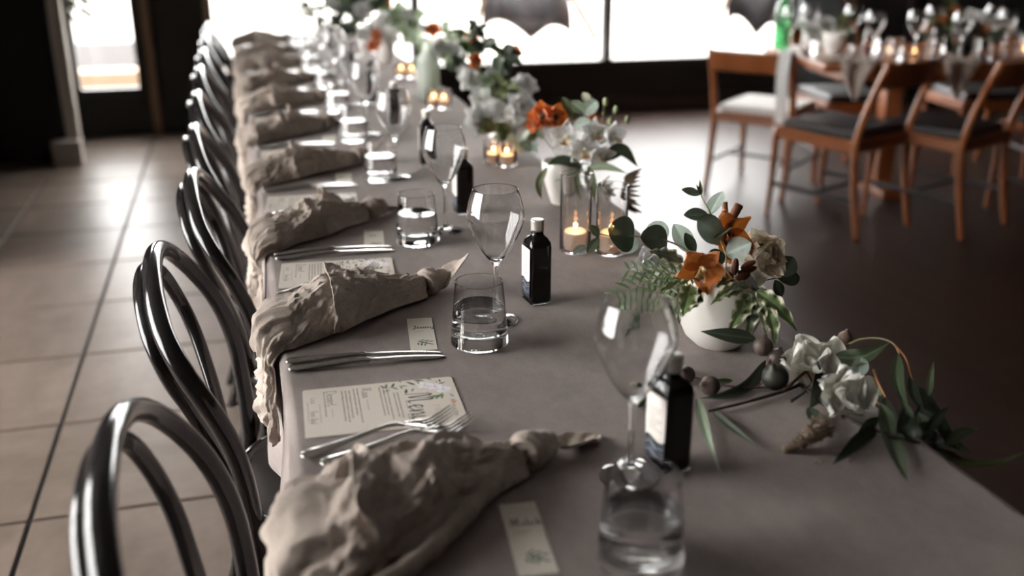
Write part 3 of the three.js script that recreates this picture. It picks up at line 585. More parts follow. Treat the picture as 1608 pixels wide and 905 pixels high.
{
  const t0 = makeTumbler('water tumbler nearest the camera, at the bottom of the picture'); t0.position.set(0.345, TY + 0.002, -0.778);
  copy(t0, 'water tumbler in sharp focus beside the name card', [0.320, TY + 0.002, -1.360]);
  copy(t0, 'water tumbler at the third place setting', [0.320, TY + 0.002, -1.893]);
  copy(t0, 'water tumbler at the fourth place setting', [0.325, TY + 0.002, -2.435]);
  const g0 = makeWineGlass('empty wine glass nearest the camera, in front of the first bottle'); g0.position.set(0.395, TY + 0.002, -0.932);
  copy(g0, 'empty wine glass in sharp focus behind a tumbler', [0.367, TY + 0.002, -1.442]);
  copy(g0, 'empty wine glass at the third place setting', [[0.39, 0.75, -1.954][0], TY + 0.002, [0.39, 0.75, -1.954][2]]);
  copy(g0, 'empty wine glass at the fourth place setting', [[0.364, 0.75, -2.445][0], TY + 0.002, [0.364, 0.75, -2.445][2]]);
  const b0 = makeBottle('small dark bottle with white label, nearest the camera'); b0.position.set(0.447, TY + 0.002, -0.945); b0.rotation.y = 0.24;
  copy(b0, 'small dark bottle with white label and pale cap, in sharp focus', [0.456, TY + 0.002, -1.512], 0.09);
  copy(b0, 'small dark bottle, third from the camera', [0.458, TY + 0.002, -2.085], 0.06);
  for (let k = 4; k <= 10; k++) {
    const z = -PITCH * (k - 2), o = ORD[k - 1], j = () => rr(-0.012, 0.012);
    if (k > 4) { copy(t0, `water tumbler at the ${o} place setting`, [0.325 + j(), TY + 0.002, -1.38 + z + j()]); copy(g0, `empty wine glass at the ${o} place setting`, [0.375 + j(), TY + 0.002, -1.46 + z + j()]); }
    copy(b0, `small dark bottle, ${o} from the camera`, [0.462 + j(), TY + 0.002, -1.53 + z + j()], 0.05 + rr(-0.2, 0.2));
  }
  makeHolder('tall clear glass cylinder around the left pillar candle', 0.0305, 0.155, [0.607, TY + 0.002, -1.757]);
  makeHolder('tall clear glass cylinder around the right pillar candle', 0.0305, 0.135, [0.671, TY + 0.002, -1.728]);
  makeCandle('pillar_candle', 'short lit pillar candle in the left tall glass cylinder', 0.023, 0.034, [0.607, TY + 0.0065, -1.757]);
  makeCandle('pillar_candle', 'short lit pillar candle in the right tall glass cylinder, behind eucalyptus leaf', 0.024, 0.034, [0.671, TY + 0.0065, -1.728]);
  const sp = [[0.640, -2.53, 'second'], [0.668, -2.50, 'second'], [0.655, -3.44, 'third'], [0.685, -3.41, 'third'], [0.665, -4.20, 'fourth'], [0.705, -4.17, 'fourth'], [0.68, -5.08, 'last']];
  sp.forEach(([x, z, o], i) => {
    const w = i === 6 ? 'single one at the far end' : (i % 2 ? 'right one of the ' : 'left one of the ') + o + ' pair';
    makeHolder(`low clear glass cup around a candle, ${w}`, 0.027, 0.065, [x, TY + 0.002, z]);
    makeCandle('votive_candle', `small lit candle in a glass cup, ${w}`, 0.020, 0.024, [x, TY + 0.0065, z]);
  });

}

// ---------------------------------------------------------------- leaves and flowers
const leafMat = Ph({ color: 0xffffff, vertexColors: true, roughness: 0.55, side: THREE.DoubleSide, transmission: 0.28, thickness: 0 });
const petalMat = Ph({ color: 0xffffff, vertexColors: true, roughness: 0.75, side: THREE.DoubleSide, transmission: 0.42, thickness: 0 });
const stemMat = (r, g, b) => S({ color: lin(r, g, b), roughness: 0.7 });
const SM = { green: stemMat(0.12, 0.14, 0.06), brown: stemMat(0.075, 0.045, 0.035), red: stemMat(0.13, 0.05, 0.035), orange: stemMat(0.36, 0.15, 0.05), dark: stemMat(0.035, 0.03, 0.02), pale: stemMat(0.26, 0.24, 0.12) };
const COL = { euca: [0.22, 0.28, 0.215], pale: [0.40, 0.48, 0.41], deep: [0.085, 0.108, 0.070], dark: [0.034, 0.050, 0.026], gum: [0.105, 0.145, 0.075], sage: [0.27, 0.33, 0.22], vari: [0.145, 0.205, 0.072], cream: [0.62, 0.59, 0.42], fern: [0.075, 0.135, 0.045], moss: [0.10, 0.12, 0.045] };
const CAMDIR = new THREE.Vector3(-0.30, 0.55, 0.80).normalize();
const profiles = {
  lance: (t) => Math.pow(Math.sin(Math.PI * Math.pow(t, 0.75)), 0.9) * (1 - 0.15 * t), round: (t) => Math.sqrt(Math.max(0, 1 - Math.pow(2 * t - 1, 2))), oval: (t) => Math.pow(Math.sin(Math.PI * Math.min(1, t)), 0.72),
  heart: (t) => Math.pow(Math.max(0, Math.sin(Math.PI * Math.pow(t, 0.7))), 0.55), thin: (t) => Math.sin(Math.PI * (0.06 + 0.92 * t)),
};
// leaf along a path (points from stalk to tip): w is the full width at the widest place
function leafGeo(pts, w, o = {}) {
  const { prof = 'lance', col = COL.gum, rib = 1.6, fold = 0.25, n = CAMDIR, wavy = 0, edge = null, nu = 18, nv = 8, roll = 0, arch = 0 } = o;
  const P = pts.map(V); if (P.length === 2) P.splice(1, 0, P[0].clone().lerp(P[1], 0.5).addScaledVector(n, arch));
  const c = new THREE.CatmullRomCurve3(P, false, 'centripetal'), f = profiles[prof], ph = rnd() * 9;
  const T = new THREE.Vector3(), Q = new THREE.Vector3(), N = new THREE.Vector3(), B = new THREE.Vector3();
  return sheet(nu, nv, (u, v) => {
    const q = clamp(u, 0.001, 0.999); c.getPoint(q, Q); c.getTangent(q, T); N.copy(n).applyAxisAngle(T, roll * (q - 0.3)); B.crossVectors(N, T).normalize(); N.crossVectors(T, B);
    const s = (v - 0.5) * 2, hw = Math.max(0.0004, w / 2 * f(q)) * (1 + wavy * 0.13 * Math.sin(q * 27 + ph + s * 2) * Math.abs(s));
    const h = fold * Math.abs(s) * hw + wavy * 0.6 * w * 0.2 * Math.sin(q * 25 + ph + s) * s * s;
    const px = Q.x + B.x * s * hw + N.x * h, py = Q.y + B.y * s * hw + N.y * h, pz = Q.z + B.z * s * hw + N.z * h;
    return [px, px < 0.785 && px > 0.02 && pz > -5.9 && Q.y > 0.745 ? Math.max(py, 0.7535 + 0.0015 * s * s) : py, pz];
  }, 0, (u, v) => {
    const s = Math.abs(v - 0.5) * 2, k = s < 0.14 ? rib : 1, e = edge && (s > 0.72 + 0.16 * Math.sin(u * 21 + ph)) ? 1 : 0, m = 0.9 + 0.2 * noise.noise(u * 6 + ph, v * 4, 1);
    return [0, 1, 2].map((i) => e ? edge[i] * m : Math.min(1, col[i] * k * m));
  });
}
const leafy = (parent, pts, w, o, label) => part(parent, 'leaf', leafGeo(pts, w, o), leafMat, label);
const stemy = (parent, pts, r, mat, name = 'stem') => part(parent, name, tube(pts, typeof r === 'number' ? (t) => r * (1 - 0.45 * t) : r, Math.max(10, pts.length * 6), 7), mat);
const ABS = (name, label, cat, group) => thing(name, label, cat, [0, 0, 0], 0, group);     // built at its own world place
// a petal: base at the origin, rising along +y, face towards +z
function petalGeo(L, W, o = {}) {
  const { cup = 0.3, curl = 0, ruff = 0, tip = 0.5, cols = [[0.75, 0.72, 0.66], [0.78, 0.76, 0.72]], point = 0, nu = 12, nv = 12 } = o, ph = rnd() * 9;
  return sheet(nu, nv, (u, v) => {
    const s = (v - 0.5) * 2, f = Math.pow(Math.sin(Math.PI * (0.10 + 0.86 * Math.pow(u, tip * 1.6))), point ? 1.0 : 0.55) * (1 - point * 0.3 * u), hw = W / 2 * f;
    const z = -cup * W * (1 - s * s) * Math.sin(Math.PI * Math.min(1, u * 0.9)) - curl * L * Math.pow(u, 3) * -1 + ruff * W * 0.12 * Math.sin(s * 7 + ph) * u * u + ruff * W * 0.05 * noise.noise(s * 3 + ph, u * 5, 2);
    return [s * hw, u * L * (1 - 0.10 * s * s * u), z];
  }, 0, (u, v) => { const k = 0.94 + 0.1 * noise.noise(u * 5 + ph, (v - 0.5) * 26, ph) , a = cols[0], b = cols[1]; return [0, 1, 2].map((i) => lerp(a[i], b[i], u) * k); });
}
const orient = (g, pos, up, face, roll = 0) => {          // turn +y onto up, +z towards face
  const y = V(up).normalize(), z = V(face); z.addScaledVector(y, -z.dot(y)).normalize(); const x = new THREE.Vector3().crossVectors(y, z), m = new THREE.Matrix4().makeBasis(x, y, z);
  if (roll) g.rotateY(roll); return g.applyMatrix4(m).translate(...V(pos).toArray());
};
// double flower of cupped petals, opening towards dir
function roseInto(t, pos, dir, R, o = {}) {
  const { cols = [[0.70, 0.64, 0.52], [0.78, 0.75, 0.68]], layers = 4, ruff = 1, open = 1 } = o, D = V(dir).normalize();
  const a0 = new THREE.Vector3(0.3, 0.2, 0.9), X = new THREE.Vector3().crossVectors(D, a0).normalize(), Y = new THREE.Vector3().crossVectors(D, X);
  const c = V(pos);
  for (let l = 0; l < layers; l++) {
    const k = layers > 1 ? l / (layers - 1) : 1, n = 3 + Math.round(2.4 * k);
    for (let i = 0; i < n; i++) {
      const a = i / n * 6.283 + l * 1.1 + rr(-0.15, 0.15), out = X.clone().multiplyScalar(Math.cos(a)).addScaledVector(Y, Math.sin(a)), tilt = lerp(0.10, 1.12 * open, Math.pow(k, 1.2)) + rr(-0.08, 0.08);
      const up = D.clone().multiplyScalar(Math.cos(tilt)).addScaledVector(out, Math.sin(tilt)), L = R * lerp(0.72, 1.12, k) * rr(0.92, 1.08);
      const g = petalGeo(L, R * lerp(0.7, 1.25, k), { cup: lerp(0.55, 0.26, k), curl: lerp(0, -0.22, k), ruff, cols });
      part(t, 'petal', orient(g, c.clone().addScaledVector(out, R * 0.10 * k).addScaledVector(D, -R * 0.25), up, D.clone().multiplyScalar(0.6).addScaledVector(out, -1)), petalMat);
    }
  }
  return t;
}
function orchidInto(t, pos, dir, up, R, cols, lipCols) {
  const D = V(dir).normalize(), U = V(up); U.addScaledVector(D, -U.dot(D)).normalize(); const X = new THREE.Vector3().crossVectors(U, D);
  [[1.57, 1.0], [0.35, 1.08], [2.79, 1.08], [-0.75, 0.95], [-2.39, 0.95]].forEach(([a, s], i) => {
    const o = X.clone().multiplyScalar(Math.cos(a)).addScaledVector(U, Math.sin(a)).addScaledVector(D, i < 3 ? 0.28 : 0.14);
    part(t, 'petal', orient(petalGeo(R * s, R * (i === 1 || i === 2 ? 0.84 : 0.66), { cup: 0.24, curl: 0.20, ruff: 0.6, cols, point: 0.12 }), pos, o, D), petalMat);
  });
  const lip = sheet(12, 12, (u, v) => { const s = v * 2 - 1; return [s * R * 0.24 * (0.5 + 0.8 * u) * (1 - 0.25 * u * u), -u * R * 0.36, R * (0.06 + 0.34 * Math.sin(u * 2.2)) + s * s * R * 0.14]; }, 0, (u, v) => { const k = u > 0.72 ? 1 : (Math.sin(v * 40) > 0.5 && u > 0.4 ? 0.8 : 0); return [0, 1, 2].map((i) => lerp(lipCols[0][i], lipCols[1][i], k)); });
  part(t, 'lip', orient(lip, pos, U, D), petalMat);
  part(t, 'column', orient(tube([[0, 0, 0], [0, R * 0.10, R * 0.16], [0, R * 0.08, R * 0.34]], R * 0.07, 10, 8), pos, U, D), S({ color: lin(...lipCols[2]), roughness: 0.6 }));
  return t;
}
const OR = [[0.50, 0.16, 0.030], [0.58, 0.19, 0.028]], LIPS = [[0.66, 0.50, 0.22], [0.12, 0.015, 0.02], [0.70, 0.56, 0.30]];
function gumnut(label, pos, dir, r, col, group) {
  const g = lathe([[0, -0.98 * r], [r * 0.55, -0.84 * r], [r * 0.92, -0.38 * r], [r, 0.05 * r], [r * 0.88, 0.48 * r], [r * 0.55, 0.80 * r], [r * 0.30, 0.93 * r], [r * 0.22, 1.22 * r], [0, 1.25 * r]], 24);
  const m = S({ color: lin(...col), map: rep(stone, 3), roughness: 0.55 });
  const o = solo('gumnut', label, 'seed pod', orient(g, [0, 0, 0], dir, [0.3, 0.1, 1]), m, pos, 0, group); return o;
}

// ---------------------------------------------------------------- first vase and its flowers
{
  const c = [0.667, 0, -1.262];
  const v = thing('vase', 'round white ceramic bowl vase, nearest the camera', 'vase', [c[0], TY + 0.0018, c[2]]);
  part(v, 'bowl', lathe([[0, 0], [0.026, 0], [0.034, 0.003], [0.050, 0.018], [0.0605, 0.042], [0.0630, 0.060], [0.0600, 0.082], [0.050, 0.103], [0.041, 0.113], [0.040, 0.117], [0.037, 0.118], [0.0365, 0.112], [0.046, 0.100], [0.0555, 0.081], [0.0585, 0.060], [0.056, 0.043], [0.046, 0.021], [0, 0.008]], 64), M.ceramic);
  // upright eucalyptus
  let t = ABS('eucalyptus_stem', 'upright eucalyptus stem with round grey-green leaves rising over the orange orchids', 'foliage');
  stemy(t, [[0.66, 0.84, -1.262], [0.673, 0.886, -1.263], [0.662, 0.922, -1.274], [0.652, 0.952, -1.282], [0.641, 0.978, -1.295], [0.64, 0.991, -1.3]], 0.0016, SM.pale);
  leafy(t, [[0.641, 0.978, -1.295], [0.639, 1, -1.299]], 0.0065, { col: COL.moss, fold: 0.5 });
  leafy(t, [[0.641, 0.979, -1.296], [0.61, 0.988, -1.297]], 0.013, { prof: 'oval', col: COL.deep });
  leafy(t, [[0.641, 0.979, -1.296], [0.631, 0.995, -1.293]], 0.004, { prof: 'oval', col: COL.gum });
  leafy(t, [[0.649, 0.951, -1.283], [0.601, 0.958, -1.266]], 0.021, { prof: 'oval', col: COL.deep, rib: 1.9 });
  leafy(t, [[0.65, 0.95, -1.282], [0.681, 0.978, -1.306]], 0.024, { prof: 'oval', col: COL.pale, n: new THREE.Vector3(-0.8, 0.2, 0.6) });
  leafy(t, [[0.665, 0.919, -1.266], [0.619, 0.952, -1.258]], 0.041, { prof: 'round', col: COL.euca, fold: 0.12, rib: 1.25 });
  leafy(t, [[0.668, 0.896, -1.257], [0.696, 0.918, -1.235]], 0.036, { prof: 'oval', col: COL.pale, fold: 0.15 });
  leafy(t, [[0.667, 0.896, -1.257], [0.631, 0.894, -1.244]], 0.026, { prof: 'oval', col: COL.dark });
  leafy(t, [[0.648, 0.92, -1.26], [0.667, 0.942, -1.242]], 0.006, { prof: 'lance', col: COL.moss, fold: 0.8 });
  // eucalyptus branch reaching left
  t = ABS('eucalyptus_stem', 'eucalyptus branch with large round dark leaves reaching left towards the candles', 'foliage');
  stemy(t, [[0.652, 0.845, -1.262], [0.626, 0.892, -1.278], [0.589, 0.914, -1.285], [0.541, 0.924, -1.291], [0.502, 0.927, -1.292], [0.47, 0.935, -1.304]], 0.0015, SM.pale);
  leafy(t, [[0.537, 0.923, -1.292], [0.494, 0.938, -1.287]], 0.054, { prof: 'heart', col: COL.deep, fold: 0.12, rib: 1.3 });
  leafy(t, [[0.542, 0.92, -1.3], [0.512, 0.906, -1.292]], 0.036, { prof: 'round', col: COL.pale });
  leafy(t, [[0.587, 0.915, -1.286], [0.542, 0.926, -1.281]], 0.043, { prof: 'heart', col: COL.deep, fold: 0.15, rib: 1.3 });
  leafy(t, [[0.591, 0.911, -1.3], [0.57, 0.931, -1.319]], 0.036, { prof: 'round', col: COL.pale });
  leafy(t, [[0.484, 0.927, -1.297], [0.471, 0.945, -1.296]], 0.013, { prof: 'oval', col: COL.gum });
  leafy(t, [[0.484, 0.925, -1.296], [0.462, 0.907, -1.284]], 0.014, { prof: 'oval', col: COL.gum });
  leafy(t, [[0.467, 0.914, -1.297], [0.442, 0.908, -1.29]], 0.012, { prof: 'oval', col: COL.pale });
  leafy(t, [[0.625, 0.898, -1.269], [0.613, 0.926, -1.283]], 0.017, { prof: 'oval', col: COL.dark });
  leafy(t, [[0.63, 0.89, -1.287], [0.615, 0.927, -1.327]], 0.030, { prof: 'oval', col: COL.pale });
  // orchids
  t = ABS('orchid', 'orange orchid hanging at the front left of the white vase', 'flower');
  orchidInto(t, [0.618, 0.887, -1.234], [-0.25, -0.1, 0.95], [0.5, 0.85, 0.1], 0.043, OR, LIPS);
  stemy(t, [[0.623, 0.884, -1.243], [0.644, 0.857, -1.26], [0.66, 0.85, -1.262]], 0.002, SM.green);
  t = ABS('orchid', 'orange orchid higher up, behind the round eucalyptus leaf', 'flower');
  orchidInto(t, [0.682, 0.915, -1.288], [0.15, 0.15, 0.97], [0.75, 0.65, 0], 0.046, OR, [[0.62, 0.42, 0.16], [0.08, 0.012, 0.016], [0.10, 0.02, 0.02]]);
  stemy(t, [[0.687, 0.91, -1.296], [0.686, 0.874, -1.288], [0.667, 0.85, -1.262]], 0.002, SM.green);
  // cinnamon quills and brown pods
  const cin = S({ color: lin(0.20, 0.075, 0.032), map: rep(grain, 3), roughness: 0.6 });
  [[[0.691, 0.918, -1.303], [0.692, 0.958, -1.318], 0.0042, 'thin upright cinnamon stick behind the upper orchid'], [[0.688, 0.926, -1.296], [0.708, 0.957, -1.302], 0.0068, 'thick slanting cinnamon stick behind the upper orchid']].forEach(([a, b, r, l]) => {
    const g = tube([a, V(a).lerp(V(b), 0.5).toArray(), b], (q) => r * (1 + 0.04 * Math.sin(q * 30)), 14, 12); solo('cinnamon_stick', l, 'spice', g, cin);
  });
  t = ABS('pod_cluster', 'cluster of brown seed pods between the orange orchid and the cream rose', 'seed pod');
  stemy(t, [[0.672, 0.85, -1.262], [0.676, 0.868, -1.244], [0.68, 0.877, -1.236]], 0.002, SM.brown);
  for (const [a, b, r] of [[[0.668, 0.874, -1.227], [0.673, 0.897, -1.234], 0.0055], [[0.678, 0.883, -1.227], [0.699, 0.893, -1.225], 0.0052], [[0.674, 0.876, -1.226], [0.702, 0.883, -1.226], 0.0056], [[0.667, 0.867, -1.224], [0.69, 0.876, -1.221], 0.006], [[0.664, 0.865, -1.224], [0.681, 0.867, -1.22], 0.005]])
    part(t, 'pod', tube([a, V(a).lerp(V(b), 0.5).toArray(), b], (q) => r * Math.pow(Math.sin(Math.PI * (0.08 + 0.86 * q)), 0.6), 14, 10), cin);
  // cream rose
  t = ABS('rose', 'cream rose at the right of the first vase', 'flower');
  roseInto(t, [0.737, 0.888, -1.268], [-0.22, 0.60, 0.75], 0.034, { cols: [[0.74, 0.62, 0.45], [0.86, 0.78, 0.65]], layers: 4 });
  part(t, 'petal', orient(petalGeo(0.036, 0.036, { cup: 0.25, curl: 0.2, ruff: 1, cols: [[0.70, 0.66, 0.54], [0.76, 0.74, 0.66]] }), [0.72, 0.882, -1.249], [-0.25, -0.9, 0.25], [-0.1, 0.2, 1]), petalMat);
  part(t, 'petal', orient(petalGeo(0.032, 0.034, { cup: 0.25, curl: 0.3, ruff: 1.2, cols: [[0.60, 0.50, 0.36], [0.68, 0.58, 0.44]] }), [0.731, 0.886, -1.247], [0.45, -0.75, 0.3], [0.1, 0.2, 1]), petalMat);
  stemy(t, [[0.742, 0.88, -1.275], [0.721, 0.86, -1.262], [0.68, 0.845, -1.262]], 0.0025, SM.green);
  t = ABS('rose', 'white rose half hidden at the left behind the first vase', 'flower');
  roseInto(t, [0.602, 0.854, -1.369], [-0.4, 0.6, 0.5], 0.026, { cols: [[0.6, 0.58, 0.54], [0.72, 0.71, 0.70]], layers: 3 });
  stemy(t, [[0.604, 0.852, -1.368], [0.637, 0.854, -1.316], [0.65, 0.845, -1.268]], 0.0022, SM.green);
  // variegated sprigs falling over the rim
  const vari = (o = {}) => ({ col: COL.vari, edge: COL.cream, wavy: 1, fold: 0.35, rib: 1.7, nu: 30, nv: 14, prof: 'lance', ...o });
  t = ABS('variegated_sprig', 'cream-edged green leaves pointing left under the orchid', 'foliage');
  stemy(t, [[0.652, 0.848, -1.262], [0.6, 0.892, -1.252], [0.588, 0.885, -1.252]], 0.0014, SM.pale);
  leafy(t, [[0.598, 0.892, -1.252], [0.57, 0.905, -1.254], [0.547, 0.91, -1.262]], 0.022, vari({ col: COL.deep }));
  leafy(t, [[0.59, 0.867, -1.245], [0.565, 0.858, -1.237], [0.55, 0.843, -1.236]], 0.012, vari());
  leafy(t, [[0.607, 0.862, -1.239], [0.593, 0.845, -1.22], [0.582, 0.825, -1.209]], 0.032, vari());
  leafy(t, [[0.607, 0.854, -1.246], [0.589, 0.833, -1.233], [0.584, 0.805, -1.223]], 0.018, vari({ col: COL.sage }));
  leafy(t, [[0.619, 0.857, -1.244], [0.608, 0.845, -1.221], [0.599, 0.831, -1.218]], 0.022, vari({ col: COL.dark }));
  t = ABS('variegated_sprig', 'cream-edged wavy green leaves drooping over the right of the first vase', 'foliage');
  stemy(t, [[0.678, 0.848, -1.258], [0.683, 0.857, -1.216], [0.687, 0.857, -1.204]], 0.0014, SM.pale);
  leafy(t, [[0.675, 0.859, -1.208], [0.645, 0.857, -1.204], [0.618, 0.845, -1.196]], 0.019, vari());
  leafy(t, [[0.661, 0.878, -1.219], [0.648, 0.874, -1.21], [0.626, 0.867, -1.203]], 0.020, vari({ col: COL.moss }));
  leafy(t, [[0.681, 0.852, -1.204], [0.658, 0.835, -1.181], [0.635, 0.808, -1.172]], 0.027, vari());
  leafy(t, [[0.685, 0.85, -1.202], [0.672, 0.831, -1.176], [0.662, 0.8, -1.162]], 0.026, vari({ col: COL.gum }));
  leafy(t, [[0.685, 0.855, -1.193], [0.688, 0.83, -1.171], [0.687, 0.803, -1.156]], 0.014, vari({ col: COL.sage }));
  leafy(t, [[0.687, 0.859, -1.194], [0.707, 0.844, -1.171], [0.733, 0.81, -1.151]], 0.026, vari());
  leafy(t, [[0.69, 0.849, -1.189], [0.697, 0.824, -1.161], [0.696, 0.792, -1.144]], 0.022, vari());
  leafy(t, [[0.682, 0.86, -1.207], [0.662, 0.867, -1.204], [0.631, 0.852, -1.195]], 0.014, vari({ col: COL.sage }));
  leafy(t, [[0.691, 0.859, -1.215], [0.706, 0.849, -1.185], [0.727, 0.83, -1.172]], 0.020, vari({ col: COL.dark }));
  leafy(t, [[0.689, 0.859, -1.226], [0.664, 0.857, -1.221], [0.645, 0.862, -1.229]], 0.022, vari({ col: COL.dark }));
  // dark leaves behind the rose
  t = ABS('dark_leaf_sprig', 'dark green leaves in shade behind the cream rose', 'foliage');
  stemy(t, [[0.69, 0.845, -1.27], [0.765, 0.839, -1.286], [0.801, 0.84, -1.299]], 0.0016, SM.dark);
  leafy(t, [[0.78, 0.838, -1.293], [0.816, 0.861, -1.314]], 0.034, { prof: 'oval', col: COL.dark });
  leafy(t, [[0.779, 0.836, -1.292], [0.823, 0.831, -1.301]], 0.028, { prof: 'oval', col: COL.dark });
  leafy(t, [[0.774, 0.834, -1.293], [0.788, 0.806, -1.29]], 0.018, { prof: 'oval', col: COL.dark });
  // pepper tree fronds
  const frond = (label, pts, n, L, wd, seedy) => {
    const f = ABS('pepper_frond', label, 'foliage'); stemy(f, pts, 0.0011, SM.pale);
    const c = new THREE.CatmullRomCurve3(pts.map(V), false, 'centripetal'), q = new THREE.Vector3(), tg = new THREE.Vector3();
    for (let i = 0; i < n; i++) {
      const u = 0.12 + 0.86 * i / n; c.getPointAt(u, q); c.getTangentAt(u, tg); const side = new THREE.Vector3().crossVectors(CAMDIR, tg).normalize(), l = L * (0.65 + 0.5 * Math.sin(Math.PI * (0.15 + 0.75 * u)));
      for (const s of [-1, 1]) {
        const d = tg.clone().multiplyScalar(0.62).addScaledVector(side, s).addScaledVector(CAMDIR, rr(-0.25, 0.2)).normalize(), e = q.clone().addScaledVector(d, l * rr(0.85, 1.1)); e.y = Math.max(e.y - 0.004, TY + 0.004);
        part(f, 'leaflet', leafGeo([q.toArray(), q.clone().lerp(e, 0.5).add(new THREE.Vector3(0, 0.0015, 0)).toArray(), e.toArray()], wd, { prof: 'thin', col: seedy ? COL.sage : COL.fern, nu: 6, nv: 2, fold: 0.4 }), leafMat);
      }
    }
    return f;
  };
  frond('feathery pepper tree frond spreading furthest left of the first vase', [[0.645, 0.845, -1.258], [0.598, 0.866, -1.276], [0.543, 0.855, -1.276], [0.498, 0.831, -1.279]], 13, 0.026, 0.0042);
  frond('feathery pepper tree frond curving down beside the first vase to the cloth', [[0.648, 0.84, -1.252], [0.579, 0.857, -1.255], [0.543, 0.838, -1.258], [0.514, 0.813, -1.268]], 12, 0.024, 0.0040);
  frond('short pepper tree frond touching the cloth left of the first vase', [[0.65, 0.838, -1.25], [0.581, 0.843, -1.239], [0.567, 0.824, -1.246], [0.548, 0.81, -1.252]], 9, 0.020, 0.0036, true);
  frond('short pepper tree frond under the round eucalyptus leaf', [[0.645, 0.846, -1.262], [0.597, 0.864, -1.297], [0.564, 0.861, -1.316], [0.533, 0.859, -1.335]], 9, 0.022, 0.0042);
}

// ---------------------------------------------------------------- garland lying at the table's right edge
{
  let t = ABS('garland_rose', 'large white rose with ruffled petals, left one in the garland', 'flower');
  const WC = [[0.66, 0.62, 0.50], [0.78, 0.765, 0.71]];
  roseInto(t, [0.733, 0.785, -1.104], [-0.28, 0.75, 0.55], 0.034, { cols: WC, layers: 3, ruff: 1.3 });
  for (const [a, b, w, L] of [[[0.726, 0.762, -1.097], [-0.30, 0.95, 0.1], 0.048, 0.056], [[0.749, 0.775, -1.091], [0.3, 0.9, -0.1], 0.040, 0.046], [[0.739, 0.765, -1.086], [0.05, 0.95, 0.25], 0.040, 0.044]]) part(t, 'petal', orient(petalGeo(L, w, { cup: 0.22, curl: -0.12, ruff: 1.4, cols: WC }), a, b, [-0.25, 0.25, 0.9]), petalMat);
  t = ABS('garland_rose', 'white rose lying on its side below the arching gum twig', 'flower');
  roseInto(t, [0.725, 0.782, -1.007], [0.15, 0.55, 0.75], 0.031, { cols: [[0.60, 0.57, 0.47], [0.72, 0.71, 0.66]], layers: 3, ruff: 1.2 });
  for (const [a, b, w, L] of [[[0.709, 0.775, -1.001], [0.35, 0.75, 0.4], 0.044, 0.046], [[0.7, 0.795, -1.007], [0.1, -0.85, 0.4], 0.036, 0.036], [[0.729, 0.81, -0.99], [0.25, -0.9, 0.25], 0.036, 0.046]]) part(t, 'petal', orient(petalGeo(L, w, { cup: 0.25, curl: -0.1, ruff: 1.2, cols: [[0.62, 0.60, 0.50], [0.74, 0.73, 0.68]] }), a, b, [-0.1, 0.3, 0.9]), petalMat);
  const nut = [0.075, 0.050, 0.042];
  gumnut('brown gumnut highest of three, against the white vase', [0.682, 0.791, -1.153], [0.2, 0.9, -0.2], 0.0145, [0.12, 0.085, 0.075]);
  gumnut('dark gumnut in the middle of the three below the vase', [0.697, 0.777, -1.138], [0.5, 0.6, -0.5], 0.0145, nut);
  gumnut('large dark gumnut lowest of the three below the vase', [0.672, 0.77, -1.097], [-0.3, 0.8, 0.1], 0.0185, [0.035, 0.035, 0.022]);
  gumnut('brown gumnut lying alone on the cloth left of the twig', [0.578, 0.766, -1.103], [-0.8, 0.3, 0.2], 0.0140, [0.11, 0.08, 0.065]);
  gumnut('dark gumnut seen through the nearest wine glass, right one', [0.564, 0.764, -1.148], [-0.5, 0.6, 0.3], 0.0125, nut);
  gumnut('dark gumnut seen through the nearest wine glass, upper left one', [0.551, 0.764, -1.175], [0, 0.9, 0.3], 0.0120, nut);
  gumnut('pale green gumnut behind the nearest bottle cap', [0.47, 0.765, -1.097], [0, 0.9, 0.3], 0.0130, [0.11, 0.12, 0.06]);
  gumnut('tan gum bud on top of the garland between the white roses', [0.798, 0.8, -1.13], [0.1, 0.9, 0], 0.0110, [0.22, 0.15, 0.11]);
  // twigs
  t = ABS('gum_twig', 'dark leafy twig running left across the cloth below the gumnuts', 'foliage');
  stemy(t, [[0.716, 0.757, -1.095], [0.664, 0.757, -1.075], [0.603, 0.757, -1.06], [0.551, 0.757, -1.051]], 0.0030, SM.dark);
  stemy(t, [[0.692, 0.757, -1.091], [0.637, 0.757, -1.1], [0.601, 0.757, -1.12], [0.58, 0.757, -1.148], [0.568, 0.757, -1.164]], 0.0018, SM.brown);
  stemy(t, [[0.663, 0.757, -1.097], [0.67, 0.765, -1.124], [0.686, 0.782, -1.137], [0.684, 0.79, -1.146]], 0.0016, SM.red);
  stemy(t, [[0.647, 0.757, -1.098], [0.678, 0.759, -1.125], [0.692, 0.769, -1.131]], 0.0014, SM.red);
  leafy(t, [[0.671, 0.803, -1.155], [0.635, 0.808, -1.166], [0.597, 0.813, -1.179]], 0.023, { col: COL.dark, rib: 3, fold: 0.2 });
  leafy(t, [[0.679, 0.777, -1.137], [0.642, 0.757, -1.109], [0.594, 0.757, -1.086], [0.556, 0.757, -1.088]], 0.019, { col: COL.dark, rib: 1.5, roll: 1.2 });
  leafy(t, [[0.554, 0.757, -1.093], [0.538, 0.757, -1.044], [0.518, 0.757, -0.983], [0.496, 0.757, -0.907]], 0.014, { col: COL.sage, rib: 1.3, prof: 'lance', roll: 0.6 });
  leafy(t, [[0.557, 0.757, -1.049], [0.56, 0.757, -1.002], [0.567, 0.757, -0.949]], 0.010, { col: COL.dark });
  leafy(t, [[0.624, 0.757, -1.127], [0.603, 0.757, -1.128], [0.593, 0.757, -1.14]], 0.010, { col: COL.moss });
  leafy(t, [[0.564, 0.757, -1.37], [0.572, 0.757, -1.349], [0.534, 0.757, -1.311]], 0.014, { col: COL.gum });
  t = ABS('gum_twig', 'red gum twig arching up over the white roses with hanging leaves', 'foliage');
